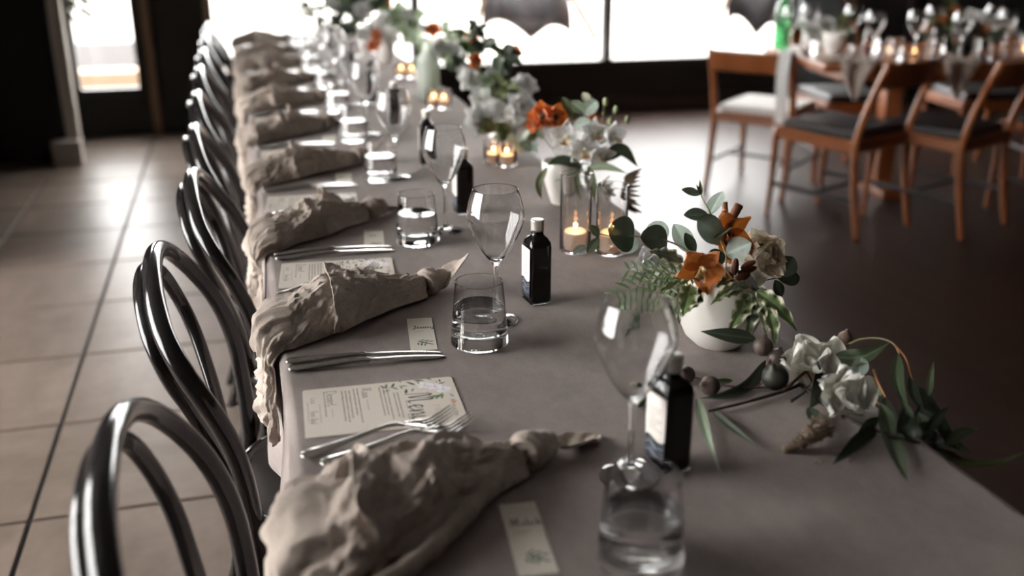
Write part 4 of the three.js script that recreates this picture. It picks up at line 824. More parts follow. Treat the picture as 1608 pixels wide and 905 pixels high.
  stemy(t, [[0.672, 0.757, -1.076], [0.722, 0.771, -1.101], [0.766, 0.793, -1.109], [0.791, 0.8, -1.11]], 0.0024, SM.red);
  stemy(t, [[0.791, 0.8, -1.11], [0.804, 0.808, -1.104], [0.826, 0.813, -1.089], [0.836, 0.81, -1.074], [0.839, 0.799, -1.064]], 0.0017, SM.pale);
  stemy(t, [[0.836, 0.81, -1.074], [0.843, 0.797, -1.056], [0.842, 0.778, -1.038], [0.845, 0.762, -1.026]], 0.0014, SM.orange);
  stemy(t, [[0.803, 0.779, -1.066], [0.799, 0.768, -1.046], [0.792, 0.76, -1.017]], 0.0019, SM.orange);
  stemy(t, [[0.722, 0.771, -1.101], [0.728, 0.757, -1.094], [0.704, 0.757, -1.076]], 0.0018, SM.red);
  stemy(t, [[0.768, 0.786, -1.078], [0.776, 0.768, -1.052], [0.779, 0.757, -1.02], [0.775, 0.757, -0.997]], 0.0010, SM.pale);
  stemy(t, [[0.777, 0.767, -1.052], [0.758, 0.757, -1.025], [0.729, 0.757, -0.963]], 0.0008, SM.pale);
  leafy(t, [[0.757, 0.791, -1.094], [0.783, 0.797, -1.072], [0.827, 0.814, -1.072]], 0.026, { col: COL.gum, rib: 2.4 });
  leafy(t, [[0.837, 0.799, -1.064], [0.817, 0.776, -1.033], [0.813, 0.747, -0.996]], 0.020, { col: COL.gum, rib: 2.2 });
  leafy(t, [[0.791, 0.762, -1.018], [0.75, 0.757, -0.95], [0.717, 0.757, -0.888], [0.693, 0.757, -0.833]], 0.032, { col: COL.gum, rib: 2.4, prof: 'lance' });
  leafy(t, [[0.767, 0.785, -1.094], [0.738, 0.763, -1.077], [0.682, 0.757, -1.023]], 0.042, { col: COL.dark, rib: 2 });
  leafy(t, [[0.842, 0.778, -1.038], [0.838, 0.758, -1.021], [0.839, 0.741, -0.997]], 0.016, { col: COL.dark });
  leafy(t, [[0.846, 0.767, -1.027], [0.855, 0.744, -1.005], [0.873, 0.717, -0.979]], 0.020, { col: COL.dark });
  leafy(t, [[0.779, 0.775, -1.062], [0.783, 0.798, -1.069]], 0.022, { prof: 'round', col: COL.pale });
  leafy(t, [[0.683, 0.757, -1.027], [0.673, 0.757, -0.989], [0.67, 0.757, -0.954]], 0.020, { col: COL.dark });
  leafy(t, [[0.792, 0.759, -1.028], [0.791, 0.762, -1.041], [0.792, 0.768, -1.053]], 0.014, { col: COL.gum });
  t = ABS('gum_branch', 'dark trailing gum branch falling over the right table edge', 'foliage');
  stemy(t, [[0.709, 0.757, -1.091], [0.707, 0.757, -1.02], [0.718, 0.757, -0.966], [0.75, 0.757, -0.919], [0.834, 0.722, -0.925]], 0.0032, SM.dark);
  leafy(t, [[0.734, 0.757, -0.951], [0.688, 0.757, -0.926], [0.632, 0.757, -0.889]], 0.021, { col: COL.dark, rib: 2 });
  leafy(t, [[0.811, 0.734, -0.947], [0.827, 0.719, -0.915], [0.864, 0.72, -0.894], [0.896, 0.737, -0.881]], 0.013, { col: COL.moss, rib: 1.4 });
  leafy(t, [[0.808, 0.719, -0.92], [0.819, 0.719, -0.912], [0.836, 0.723, -0.909]], 0.010, { col: COL.moss });
  leafy(t, [[0.837, 0.74, -0.953], [0.838, 0.73, -0.933], [0.851, 0.724, -0.916]], 0.017, { col: COL.gum });
  leafy(t, [[0.853, 0.759, -1.011], [0.86, 0.777, -1.022], [0.87, 0.798, -1.032]], 0.011, { col: COL.gum });
  leafy(t, [[0.75, 0.757, -0.919], [0.81, 0.747, -0.974], [0.823, 0.763, -0.988]], 0.018, { col: COL.dark });
  for (let i = 0; i < 12; i++) { const a = [0.741, 0.757, -0.932], b = [0.842, 0.726, -0.925], p = V(a).lerp(V(b), i / 12), e = p.clone().add(new THREE.Vector3(rr(-0.03, 0.05), rr(0.0, 0.035), rr(-0.05, 0.03))); leafy(t, [p.toArray(), p.clone().lerp(e, 0.5).add(new THREE.Vector3(0, 0.006, 0)).toArray(), e.toArray()], rr(0.012, 0.022), { col: i % 3 ? COL.dark : COL.gum }); }
  leafy(t, [[0.69, 0.757, -0.929], [0.731, 0.757, -0.962], [0.755, 0.757, -0.979]], 0.018, { col: COL.dark });
  stemy(t, [[0.67, 0.757, -1.049], [0.689, 0.757, -1.06], [0.709, 0.757, -1.074]], 0.0026, SM.dark, 'cut_end');
  // dried banksia piece and crumbs
  t = ABS('dried_seed_head', 'fuzzy tan dried seed head lying on the cloth before the roses', 'seed pod');
  const fuzz = S({ color: lin(0.30, 0.23, 0.17), roughness: 1 });
  { const pts = [[0.596, 0.754, -0.939], [0.616, 0.76, -0.937], [0.635, 0.768, -0.94], [0.657, 0.768, -0.954]]; part(t, 'core', tube(pts, (q) => 0.004 + 0.0085 * q, 20, 10), fuzz);
    const c = new THREE.CatmullRomCurve3(pts.map(V)), list = []; for (let i = 0; i < 420; i++) { const u = Math.pow(rnd(), 0.6), p = c.getPointAt(u), d = new THREE.Vector3(rr(-1, 1), rr(-0.4, 1), rr(-1, 1)).normalize(), r = (0.003 + 0.0095 * u); list.push(tube([p.clone().addScaledVector(d, r * 0.6).toArray(), p.clone().addScaledVector(d, r * 1.15).toArray(), p.clone().addScaledVector(d, r * 1.4).add(new THREE.Vector3(rr(-0.003, 0.003), rr(-0.001, 0.003), rr(-0.003, 0.003))).toArray()], 0.0009, 3, 4)); }
    const m = part(t, 'bristles', merge(list), fuzz); m.userData.kind = 'stuff'; }
  { const l = []; for (const q of [[0.624,-0.95],[0.622,-0.938],[0.643,-0.94],[0.624,-0.903],[0.62,-0.905],[0.66,-0.918],[0.666,-0.922],[0.661,-0.898],[0.69,-0.919],[0.694,-0.908],[0.759,-0.899],[0.655,-0.922],[0.658,-0.941],[0.689,-0.933]]) { const s = rr(0.0010, 0.0022); l.push(new THREE.IcosahedronGeometry(s, 0).translate(q[0], TY + 0.002 + s * 0.7, q[1])); }
    const m = solo('crumbs', 'pale crumbs of dried petals scattered on the cloth by the seed head', 'crumbs', merge(l), S({ color: lin(0.42, 0.36, 0.28), roughness: 1 })); m.userData.kind = 'stuff'; }
}

// ---------------------------------------------------------------- second bunch: tapered vase, white orchids, orange poppies, protea
const WHITE = [[0.80, 0.79, 0.74], [0.88, 0.88, 0.87]];
const bloomMats = [petalMat];
// a whole bloom as one mesh, for flowers too small in the picture to show their petals
function bloomGeo(R, n, cols, open = 1, centre = null) {
  const list = []; let l = 0;
  for (const [k, tilt] of [[0.62, 0.35], [0.85, 0.8 * open], [1.0, 1.2 * open]]) { for (let i = 0; i < n; i++) { const a = (i + l * 0.5) / n * 6.283, o = [Math.cos(a) * Math.sin(tilt), Math.cos(tilt), Math.sin(a) * Math.sin(tilt)]; list.push(orient(petalGeo(R * k, R * k * 0.95, { cup: 0.3, curl: -0.2, ruff: 0.8, cols, nu: 6, nv: 6 }), [0, -R * 0.15, 0], o, [-o[0], 0.6, -o[2]])); } l++; }
  const g = mergeGeometries(list); if (centre) { const c = new THREE.SphereGeometry(R * 0.22, 10, 8); const col = []; for (let i = 0; i < c.attributes.position.count; i++) col.push(...centre); c.setAttribute('color', new THREE.Float32BufferAttribute(col, 3)); return mergeGeometries([g, c]); }
  return g;
}
const aim = (m, dir) => { m.quaternion.setFromUnitVectors(new THREE.Vector3(0, 1, 0), V(dir).normalize()); return m; };
function bloom(name, label, pos, dir, R, cols, o = {}) {
  const m = solo(name, label, 'flower', bloomGeo(R, o.n || 6, cols, o.open ?? 1, o.centre), petalMat, pos, 0, o.group); aim(m, dir); m.rotateY(rr(0, 6)); return m;
}
{
  const c = [0.69, 0, -2.10];
  const v = thing('vase', 'white tapered ceramic vase with white orchids, behind the pillar candles', 'vase', [c[0], TY + 0.0018, c[2]]);
  part(v, 'cup', lathe([[0, 0], [0.020, 0], [0.024, 0.003], [0.033, 0.03], [0.043, 0.065], [0.046, 0.085], [0.0455, 0.098], [0.043, 0.099], [0.0425, 0.090], [0.040, 0.066], [0.030, 0.032], [0, 0.008]], 48), M.ceramic);
  const WO = [[0.82, 0.81, 0.78], [0.88, 0.88, 0.88]], LW = [[0.72, 0.62, 0.36], [0.45, 0.22, 0.12], [0.74, 0.70, 0.58]];
  const base = [0.69, 0.845, -2.10];
  [[888, 217, 2.24, [-0.3, 0.2, 0.9], 0.046, 'upper left'], [917, 236, 2.20, [-0.1, 0, 1], 0.044, 'lower middle'], [932, 212, 2.26, [0.1, 0.4, 0.9], 0.042, 'top middle'], [962, 216, 2.24, [0.4, 0.3, 0.85], 0.038, 'right'], [941, 244, 2.19, [0.2, -0.2, 0.95], 0.036, 'lowest']].forEach(([u, w, d, dir, R, o], i) => {
    const p = [[0.701, 0.9, -2.11], [0.725, 0.883, -2.053], [0.769, 0.902, -2.115], [0.803, 0.901, -2.083], [0.753, 0.874, -2.031]][i];
    const t = ABS('white_orchid', `white orchid bloom in the second vase, ${o} one`, 'flower'); orchidInto(t, p, dir, [0.1, 1, 0], R, WO, LW); stemy(t, [p, V(p).lerp(V(base), 0.5).toArray(), base], 0.0018, SM.green);
  });
  const OP = [[0.62, 0.17, 0.02], [0.70, 0.20, 0.02]];
  [[[0.667, 0.94, -2.178], [-0.5, 0.3, 0.8], 0.036, 'left'], [[0.692, 0.939, -2.16], [0.1, 0.2, 0.95], 0.034, 'middle'], [[0.643, 0.925, -2.168], [-0.8, 0.2, 0.5], 0.024, 'leftmost small'], [[0.796, 0.922, -2.192], [0.3, 0.5, 0.7], 0.020, 'far right small']].forEach(([p, d, R, o]) => {
    const t = ABS('orange_poppy', `orange open flower in the second bunch, ${o} one`, 'flower'); const m = part(t, 'bloom', bloomGeo(R, 5, OP, 0.9, [0.10, 0.06, 0.03]), petalMat); m.position.set(...p); aim(m, d);
    stemy(t, [p, V(p).lerp(V(base), 0.5).toArray(), base], 0.0016, SM.green);
  });
  // white protea leaning over the table edge
  let t = ABS('protea', 'white spiky protea leaning right out of the second vase', 'flower');
  const pc = [0.754, 0.795, -1.99], pd = V([0.75, -0.05, 0.65]).normalize();
  for (let i = 0; i < 46; i++) { const ring = Math.floor(i / 16), a = i / 16 * 6.283 + ring * 0.2, tilt = 0.35 + ring * 0.42, X = new THREE.Vector3(0, 1, 0).cross(pd).normalize(), Y = pd.clone().cross(X), o = X.multiplyScalar(Math.cos(a)).addScaledVector(Y, Math.sin(a));
    const up = pd.clone().multiplyScalar(Math.cos(tilt)).addScaledVector(o, Math.sin(tilt)), cl = rnd() > 0.72 ? [[0.20, 0.13, 0.09], [0.26, 0.16, 0.10]] : [[0.60, 0.60, 0.48], [0.80, 0.79, 0.75]];
    part(t, 'bract', orient(petalGeo(0.042 * rr(0.85, 1.2), 0.0125, { cup: 0.2, curl: 0.1, cols: cl, point: 0.9, nu: 8, nv: 4 }), V(pc).addScaledVector(pd, -0.02).toArray(), up, pd.clone().sub(o.clone().multiplyScalar(0.7))), petalMat); }
  for (let i = 0; i < 14; i++) { const a = i / 14 * 3.4 - 1.7, q = [0.809, 0.798, -1.998]; part(t, 'spike', leafGeo([V(q).add(new THREE.Vector3(-0.01, Math.sin(a) * 0.03, 0)).toArray(), V(q).add(new THREE.Vector3(0.028 + 0.006 * Math.cos(i * 3), Math.sin(a) * 0.052, 0.01)).toArray()], 0.010, { col: [0.12, 0.085, 0.055], prof: 'lance', nu: 6, nv: 2 }), leafMat); }
  stemy(t, [pc, V(pc).lerp(V(base), 0.6).add(new THREE.Vector3(0, 0.015, 0)).toArray(), base], 0.0035, SM.green);
  // foliage of the bunch
  t = ABS('eucalyptus_stem', 'pale round eucalyptus leaves topping the second bunch', 'foliage');
  stemy(t, [base, [0.739, 0.908, -2.147], [0.778, 0.953, -2.175], [0.791, 0.976, -2.191]], 0.0018, SM.pale);
  leafy(t, [[0.756, 0.942, -2.155], [0.79, 0.972, -2.157]], 0.036, { prof: 'round', col: COL.pale }); leafy(t, [[0.763, 0.945, -2.154], [0.732, 0.97, -2.172]], 0.030, { prof: 'oval', col: COL.sage }); leafy(t, [[0.734, 0.929, -2.156], [0.716, 0.981, -2.181]], 0.022, { prof: 'oval', col: COL.moss }); leafy(t, [[0.729, 0.917, -2.142], [0.769, 0.93, -2.125]], 0.034, { prof: 'oval', col: COL.pale }); leafy(t, [[0.779, 0.966, -2.18], [0.767, 0.986, -2.191]], 0.020, { prof: 'oval', col: COL.cream });
  t = ABS('bud_sprig', 'green bud sprig pointing right at the top of the second bunch', 'foliage');
  for (const e of [[0.809, 0.97, -2.151], [0.83, 0.953, -2.139], [0.853, 0.931, -2.124], [0.808, 0.93, -2.114]]) { stemy(t, [base, [0.773, 0.898, -2.112], e], 0.0014, SM.pale); const m = part(t, 'bud', new THREE.SphereGeometry(0.0085, 10, 8).scale(0.8, 1.25, 0.8), S({ color: lin(0.26, 0.30, 0.16), roughness: 0.7 })); m.position.set(...e); }
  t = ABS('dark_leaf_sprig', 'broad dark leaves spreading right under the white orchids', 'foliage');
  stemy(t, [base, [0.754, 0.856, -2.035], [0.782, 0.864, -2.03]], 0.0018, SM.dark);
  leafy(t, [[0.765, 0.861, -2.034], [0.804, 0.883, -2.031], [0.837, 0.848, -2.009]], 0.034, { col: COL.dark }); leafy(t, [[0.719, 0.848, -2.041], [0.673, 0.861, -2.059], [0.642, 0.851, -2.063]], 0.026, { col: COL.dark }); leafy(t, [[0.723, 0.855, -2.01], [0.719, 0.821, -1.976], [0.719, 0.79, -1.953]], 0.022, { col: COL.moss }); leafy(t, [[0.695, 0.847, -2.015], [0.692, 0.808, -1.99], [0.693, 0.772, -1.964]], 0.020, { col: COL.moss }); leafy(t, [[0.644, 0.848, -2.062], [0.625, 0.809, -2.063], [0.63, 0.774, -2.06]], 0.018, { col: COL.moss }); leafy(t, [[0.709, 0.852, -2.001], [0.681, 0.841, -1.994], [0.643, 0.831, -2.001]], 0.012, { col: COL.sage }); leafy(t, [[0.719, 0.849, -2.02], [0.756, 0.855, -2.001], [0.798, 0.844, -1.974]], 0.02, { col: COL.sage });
}
// ---------------------------------------------------------------- bunches further down the table, all out of focus
function bunch(o, base, list, ordinal) {
  // list: [kind, point, size]
  const along = (p) => p[0] * 0.965 + p[2] * 0.263, rank = (it) => { const same = list.filter((q) => q[0] === it[0]).sort((a, b) => along(a[1]) - along(b[1])), i = same.indexOf(it), n = same.length; return n === 1 ? 'the only one' : i === 0 ? 'leftmost' : i === n - 1 ? 'rightmost' : ['', 'second', 'third', 'fourth', 'fifth', 'sixth'][i] + ' from the left'; };
  const foliage = ABS('foliage_spray', `spray of mixed green leaves in the ${ordinal} bunch of flowers along the table`, 'foliage');
  for (const it of list) {
    const [k, p, s, d] = it;
    const dir = d || [rr(-0.5, 0.4), rr(0.2, 0.8), rr(0.5, 1)];
    if (k === 'w') bloom('white_rose', `white bloom in the ${ordinal} bunch of flowers, ${rank(it)}`, p, dir, s, WHITE);
    else if (k === 'o') bloom('orange_flower', `orange bloom in the ${ordinal} bunch of flowers, ${rank(it)}`, p, dir, s, [[0.55, 0.14, 0.02], [0.62, 0.17, 0.02]], { n: 5 });
    else {
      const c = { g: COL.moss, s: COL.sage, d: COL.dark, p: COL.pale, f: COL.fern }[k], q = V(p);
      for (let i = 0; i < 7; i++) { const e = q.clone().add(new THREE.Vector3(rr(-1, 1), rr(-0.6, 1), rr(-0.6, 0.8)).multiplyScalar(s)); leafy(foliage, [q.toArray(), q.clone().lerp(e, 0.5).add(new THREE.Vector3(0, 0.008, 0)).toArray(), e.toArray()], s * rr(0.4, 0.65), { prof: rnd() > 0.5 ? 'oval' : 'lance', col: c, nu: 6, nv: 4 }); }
    }
    stemy(foliage, [p, V(p).lerp(V(base), 0.55).add(new THREE.Vector3(0, 0.01, 0)).toArray(), base], 0.0016, SM.green);
  }
}
const smallVase = (label, pos, r, h) => { const v = thing('vase', label, 'vase', pos); part(v, 'cup', lathe([[0, 0], [r * 0.55, 0], [r * 0.62, 0.003], [r * 0.9, h * 0.4], [r, h * 0.75], [r * 0.95, h * 0.98], [r * 0.9, h], [r * 0.86, h * 0.95], [r * 0.8, h * 0.4], [0, 0.008]], 36), M.ceramic); return v; };
smallVase('white ceramic vase of the third bunch, mostly hidden by white roses', [0.715, TY + 0.0018, -2.72], 0.045, 0.09);
bunch(0, [0.715, 0.83, -2.72], [
  ['w', [0.781, 0.93, -2.718], 0.042, [0.2, 0.7, 0.6]], ['w', [0.742, 0.88, -2.621], 0.050, [0.1, 0.3, 0.9]], ['w', [0.651, 0.895, -2.717], 0.036], ['w', [0.627, 0.851, -2.641], 0.046], ['w', [0.645, 0.931, -2.821], 0.040], ['w', [0.685, 0.88, -2.658], 0.030], ['w', [0.658, 0.857, -2.635], 0.030],
  ['d', [0.728, 0.949, -2.828], 0.060], ['d', [0.753, 0.985, -2.856], 0.060], ['g', [0.653, 0.822, -2.601], 0.050], ['g', [0.696, 0.817, -2.577], 0.045], ['p', [0.731, 0.793, -2.481], 0.050], ['p', [0.716, 0.801, -2.532], 0.045], ['g', [0.722, 0.92, -2.708], 0.05], ['s', [0.685, 0.925, -2.742], 0.05], ['d', [0.714, 1.009, -2.931], 0.055], ['o', [0.673, 0.978, -2.875], 0.026], ['o', [0.8, 0.996, -2.903], 0.026], ['d', [0.703, 1.046, -2.981], 0.05], ['g', [0.751, 0.824, -2.509], 0.04]], 'third');
{
  const v = thing('ribbed_bottle_vase', 'slender ribbed pale green glass vase between the third and fourth bunches', 'vase', [0.672, TY + 0.0018, -3.62]);
  part(v, 'body', (() => { const g = lathe([[0, 0], [0.036, 0], [0.040, 0.006], [0.040, 0.13], [0.034, 0.15], [0.018, 0.17], [0.016, 0.20], [0.018, 0.206]], 48); const p = g.attributes.position; for (let i = 0; i < p.count; i++) { const a = Math.atan2(p.getZ(i), p.getX(i)), k = 1 + 0.03 * Math.cos(a * 12); p.setX(i, p.getX(i) * k); p.setZ(i, p.getZ(i) * k); } g.computeVertexNormals(); return g; })(), Ph({ color: lin(0.72, 0.78, 0.70), roughness: 0.25, transmission: 0.5, thickness: 0 }));
}
smallVase('white ceramic vase of the fourth bunch, behind the ribbed vase', [0.70, TY + 0.0018, -3.80], 0.045, 0.10);
bunch(0, [0.70, 0.84, -3.80], [
  ['w', [0.739, 0.917, -3.739], 0.050], ['w', [0.691, 0.884, -3.718], 0.040], ['w', [0.793, 0.906, -3.742], 0.045], ['w', [0.803, 0.845, -3.562], 0.045], ['w', [0.719, 0.972, -3.909], 0.03], ['o', [0.744, 0.975, -3.87], 0.034], ['o', [0.881, 0.949, -3.801], 0.030], ['s', [0.782, 0.949, -3.828], 0.07], ['g', [0.834, 0.945, -3.812], 0.07], ['s', [0.674, 0.922, -3.847], 0.07], ['f', [0.837, 0.906, -3.686], 0.07], ['s', [0.748, 0.864, -3.673], 0.06], ['d', [0.793, 0.858, -3.636], 0.06], ['s', [0.672, 0.841, -3.729], 0.05]], 'fourth');
smallVase('white ceramic vase of the fifth bunch', [0.66, TY + 0.0018, -4.62], 0.045, 0.10);
bunch(0, [0.66, 0.84, -4.62], [
  ['w', [0.631, 0.903, -4.679], 0.055], ['w', [0.682, 0.875, -4.599], 0.055], ['w', [0.594, 0.881, -4.736], 0.05], ['w', [0.67, 0.937, -4.736], 0.05], ['o', [0.611, 0.896, -4.517], 0.03], ['o', [0.593, 0.849, -4.503], 0.036], ['s', [0.754, 0.926, -4.709], 0.09], ['s', [0.759, 0.87, -4.576], 0.08], ['f', [0.745, 0.95, -4.831], 0.09], ['s', [0.81, 0.915, -4.69], 0.08], ['w', [0.778, 0.97, -4.719], 0.045]], 'fifth');
smallVase('white ceramic vase of the last bunch at the far table end', [0.60, TY + 0.0018, -5.55], 0.05, 0.10);
bunch(0, [0.60, 0.84, -5.55], [
  ['d', [0.612, 0.893, -5.673], 0.13], ['d', [0.7, 0.932, -5.664], 0.13], ['d', [0.552, 0.852, -5.619], 0.11], ['d', [0.74, 0.904, -5.587], 0.11], ['g', [0.809, 0.942, -5.693], 0.12], ['d', [0.52, 0.928, -5.767], 0.11], ['w', [0.678, 0.918, -5.499], 0.06], ['w', [0.535, 0.949, -5.661], 0.05], ['o', [0.807, 0.943, -5.584], 0.05], ['g', [0.424, 0.889, -5.778], 0.08], ['d', [0.391, 0.921, -5.91], 0.07], ['d', [0.611, 0.829, -5.484], 0.10], ['d', [0.673, 0.998, -5.697], 0.13], ['g', [0.555, 1.004, -5.731], 0.12]], 'last');

// ---------------------------------------------------------------- second table at the right with its wooden chairs
{
  const T2 = [2.98, 0, -4.42], ta = -0.16;
  const t = thing('side_table', 'dark wooden dining table at the right, set for dinner, out of focus', 'table', T2, ta);
  part(t, 'tabletop', rbox(2.40, 0.035, 0.80, 0.006, 0.87, 0.7325, 0), M.teak); part(t, 'apron', rbox(2.1, 0.07, 0.5, 0.004, 0.90, 0.68, 0), M.teak);
  const lg = [[0.27, -0.12], [1.90, -0.12]]; lg.forEach(([x, z]) => part(t, 'leg', merge([rbox(0.09, 0.70, 0.09, 0.006, x, 0.365, z), rbox(0.10, 0.04, 0.30, 0.006, x, 0.02, z), rbox(0.08, 0.06, 0.46, 0.006, x, 0.67, z + 0.1)]), M.teak));
  // chairs
  const c = thing('wooden_chair', 'teak dining chair with slanting back post, left of the two facing the side table', 'chair');
  const W = 0.40, D = 0.44;
  for (const s of [-1, 1]) {
    part(c, 'rear_leg', merge([tube([[s * W / 2, 0, 0.06], [s * W / 2, 0.2, 0.02], [s * W / 2, 0.43, 0], [s * W / 2, 0.62, 0.045], [s * W / 2, 0.80, 0.115]], (q) => 0.019 - 0.004 * Math.abs(q - 0.5) * 2, 26, 10)]), M.teak);
    part(c, 'front_leg', tube([[s * W / 2, 0.44, -D], [s * W / 2, 0.2, -D - 0.005], [s * W / 2, 0, -D - 0.015]], (q) => 0.019 - 0.006 * q, 14, 10), M.teak);
    part(c, 'side_rail', bar([s * W / 2, 0.415, 0], [s * W / 2, 0.425, -D], 0.028, 0.055), M.teak);
    part(c, 'stretcher', bar([s * W / 2, 0.17, 0.025], [s * W / 2, 0.17, -D], 0.018, 0.022), M.frame);
  }
  part(c, 'front_rail', bar([-W / 2, 0.42, -D], [W / 2, 0.42, -D], 0.055, 0.026), M.teak); part(c, 'rear_rail', bar([-W / 2, 0.42, 0], [W / 2, 0.42, 0], 0.055, 0.026), M.teak);
  part(c, 'cushion', rbox(W - 0.02, 0.05, D - 0.03, 0.02, 0, 0.462, -D / 2, 3), M.frame, 'dark seat pad');
  part(c, 'backrest', sheet(20, 8, (u, v) => { const s = (u - 0.5) * 2; return [s * W / 2, 0.69 + 0.11 * v, 0.062 + 0.05 * v + 0.03 * (1 - s * s)]; }, 0.018), M.teak);
  part(c, 'stretcher', bar([-W / 2, 0.17, -D / 2], [W / 2, 0.17, -D / 2], 0.018, 0.022), M.frame);
  // local -z is forward: the left side post stands at x = -W/2
  const put = (o, x, z, turn) => { o.rotation.y = turn; const cx = Math.cos(turn) * W / 2, cz = -Math.sin(turn) * W / 2; o.position.set(x + cx, 0, z + cz); return o; };
  put(c, 2.63, -3.82, 0.38);
  put(copy(c, 'teak dining chair with slanting back post, right of the two facing the side table'), 3.10, -3.71, 0.40);
  put(copy(c, 'teak dining chair in deep shade at the right picture edge'), 3.72, -3.66, 0.2);
  const e = copy(c, 'teak dining chair with bright white seat pad at the left end of the side table');
  e.traverse((m) => { if (m.name === 'cushion') { m.material = M.cushion; m.userData = { label: 'white seat pad' }; } });
  e.position.set(2.57, 0, -4.66); e.rotation.y = -0.86; e.scale.set(1.06, 0.95, 1);
  { const m = solo('hung_cloth', 'pale grey cloth hung over the backrest end of the white-padded chair', 'cloth', sheet(10, 30, (u, v) => { const q = v < 0.16 ? [0.772 - 0.06 * (0.16 - v) / 0.16, 0.062 + 0.02 * v / 0.16] : v < 0.3 ? [0.772 + 0.006 * Math.sin((v - 0.16) / 0.14 * Math.PI), lerp(0.082, 0.140, (v - 0.16) / 0.14)] : [lerp(0.772, 0.42, (v - 0.3) / 0.7), 0.142]; return [0.16 + u * 0.062 + 0.004 * Math.sin(v * 9), q[0], q[1] + 0.004 * Math.sin(u * 7 + v * 4)]; }, 0.003), S({ color: lin(0.78, 0.77, 0.75), map: rep(mottle, 3), roughness: 0.9, side: THREE.DoubleSide }), [2.57, 0, -4.66], -0.86); }
  const far = copy(c, 'teak dining chair on the far side of the side table'); far.position.set(3.3, 0, -5.15); far.rotation.y = Math.PI - 0.1;
  const far2 = copy(c, 'teak dining chair at the far right behind the side table'); far2.position.set(4.1, 0, -5.0); far2.rotation.y = Math.PI - 0.2;
}
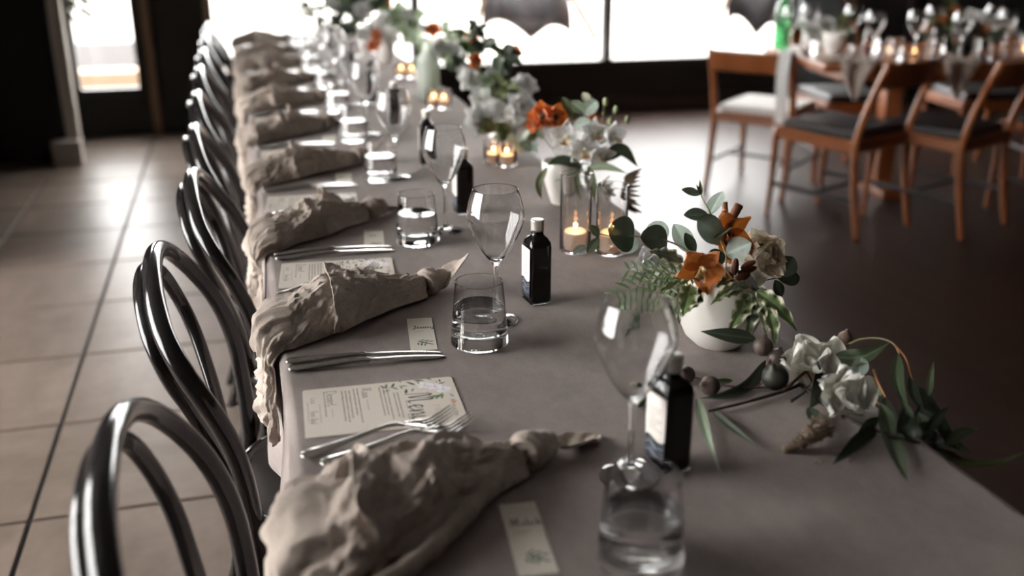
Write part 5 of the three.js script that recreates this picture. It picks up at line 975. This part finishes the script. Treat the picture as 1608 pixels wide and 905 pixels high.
{
  // things standing on the side table
  const y2 = 0.752, gl = (o, l, x, z) => copy(o, l, [x, y2, z]);
  const find = (n) => scene.children.find((q) => q.name === n), t0 = find('tumbler'), g0 = find('wine_glass'), n2 = find('napkin_001');
  const b = thing('green_bottle', 'tall green glass bottle on the left end of the side table', 'bottle', [2.74, y2, -4.74]);
  part(b, 'body', lathe([[0, 0], [0.038, 0], [0.041, 0.004], [0.041, 0.17], [0.036, 0.20], [0.018, 0.245], [0.0145, 0.27], [0.0145, 0.31]], 40), M.green); part(b, 'cap', lathe([[0, 0.335], [0.015, 0.334], [0.0165, 0.33], [0.0165, 0.305], [0, 0.305]].reverse(), 24), M.green);
  const spots = [[2.70, -4.58], [2.86, -4.68], [2.93, -4.22], [3.05, -4.58], [3.16, -4.22], [3.32, -4.10], [3.44, -4.46], [3.62, -4.16], [3.76, -4.42]];
  const nth = ['leftmost', 'second from the left', 'third from the left', 'fourth from the left', 'fifth from the left', 'sixth from the left', 'seventh from the left', 'eighth from the left', 'rightmost'];
  spots.forEach(([x, z], i) => { gl(g0, `wine glass standing on the dark side table, ${nth[i]}`, x, z); gl(t0, `water tumbler standing on the dark side table, ${nth[i]}`, x + 0.07, z + 0.07); });
  [[2.74, -4.06, 'left'], [3.20, -3.94, 'middle'], [3.66, -3.84, 'right']].forEach(([x, z, o]) => { const m = thing('folded_napkin', `pale linen napkin draped over the front of the side table, ${o} one`, 'napkin', [x, y2, z], -0.16);
    part(m, 'cloth', sheet(24, 24, (u, v) => { const s = (u - 0.5) * 2, d = v < 0.55 ? 0 : (v - 0.55) * 0.4; return [s * (0.085 - 0.075 * Math.max(0, v - 0.6) / 0.4) + 0.006 * Math.sin(v * 14), (v < 0.55 ? 0.012 + 0.022 * Math.abs(noise.noise(u * 5, v * 5, x)) : 0.02 - d), (v < 0.55 ? -0.22 + v * 0.42 : 0.022 + 0.01 * Math.sin(u * 9))]; }, 0.003), M.linen); });
  [[3.09, -4.24, 'left'], [3.15, -4.20, 'left'], [3.70, -4.10, 'right'], [3.78, -4.08, 'right']].forEach(([x, z, o], i) => makeCandle('votive_candle', `small lit candle on the side table, ${i % 2 ? 'right' : 'left'} one of the ${o} pair`, 0.02, 0.024, [x, y2, z]));
  smallVase('white vase of flowers at the left on the side table', [2.82, y2, -4.38], 0.055, 0.11);
  bunch(0, [2.82, 0.85, -4.38], [['w', [2.807, 0.853, -4.563], 0.06], ['w', [2.909, 0.872, -4.597], 0.06], ['w', [2.852, 0.822, -4.484], 0.05], ['g', [3.002, 0.879, -4.63], 0.08], ['s', [2.992, 0.826, -4.557], 0.07], ['d', [2.988, 0.811, -4.497], 0.07]], 'left side-table');
  smallVase('dark pot of foliage and pale flowers at the right on the side table', [3.52, y2, -4.30], 0.055, 0.12).children[0].material = M.frame;
  bunch(0, [3.52, 0.86, -4.30], [['g', [3.477, 0.884, -4.447], 0.10], ['d', [3.567, 0.842, -4.406], 0.12], ['d', [3.405, 0.811, -4.384], 0.10], ['d', [3.586, 0.774, -4.32], 0.12], ['d', [3.442, 0.762, -4.3], 0.10], ['o', [3.451, 0.907, -4.407], 0.03], ['o', [3.546, 0.945, -4.451], 0.03], ['g', [3.564, 0.935, -4.497], 0.09], ['w', [3.682, 0.908, -4.4], 0.055], ['w', [3.751, 0.878, -4.37], 0.055], ['w', [3.657, 0.916, -4.465], 0.04], ['w', [3.755, 0.859, -4.306], 0.045]], 'right side-table');
}
// palm in a pot behind the partition, its fronds reaching in front of the narrow window
{
  const p = thing('potted_palm', 'palm with narrow drooping fronds beside the narrow left window', 'plant', [-1.28, 0, -6.9]);
  part(p, 'pot', lathe([[0, 0], [0.12, 0], [0.15, 0.28], [0.155, 0.30], [0.14, 0.30], [0.13, 0.27], [0, 0.26]], 28), M.cream);
  part(p, 'trunk', tube([[0, 0.26, 0], [0.02, 0.8, 0], [0.05, 1.35, 0.02]], 0.03, 12, 8), SM.brown);
  for (const [ex, ey, ez] of [[0.42, 0.80, 0.06], [0.36, 0.86, 0.12], [0.31, 0.80, 0.14], [0.38, 0.92, 0.1], [-0.3, 0.9, 0.0], [-0.2, 0.8, 0.2]]) {
    const pts = [[0.05, 1.34, 0.02], [0.05 + (ex - 0.05) * 0.5, 1.45, ez * 0.5], [ex, ey, ez]]; part(p, 'stalk', tube(pts, 0.005, 14, 6), SM.green);
    const c = new THREE.CatmullRomCurve3(pts.map(V)); for (let i = 3; i < 18; i++) { const q = c.getPoint(i / 18), tg = c.getTangent(i / 18), sd = new THREE.Vector3(0, 0, 1).cross(tg).normalize(); for (const s of [-1, 1]) { const e = q.clone().addScaledVector(tg, 0.10).addScaledVector(sd, s * 0.09).add(new THREE.Vector3(0, -0.05, 0)); part(p, 'leaflet', leafGeo([q.toArray(), q.clone().lerp(e, 0.5).toArray(), e.toArray()], 0.026, { prof: 'thin', col: COL.dark, nu: 5, nv: 2 }), leafMat); } }
  }
}

renderer.render(scene, camera);
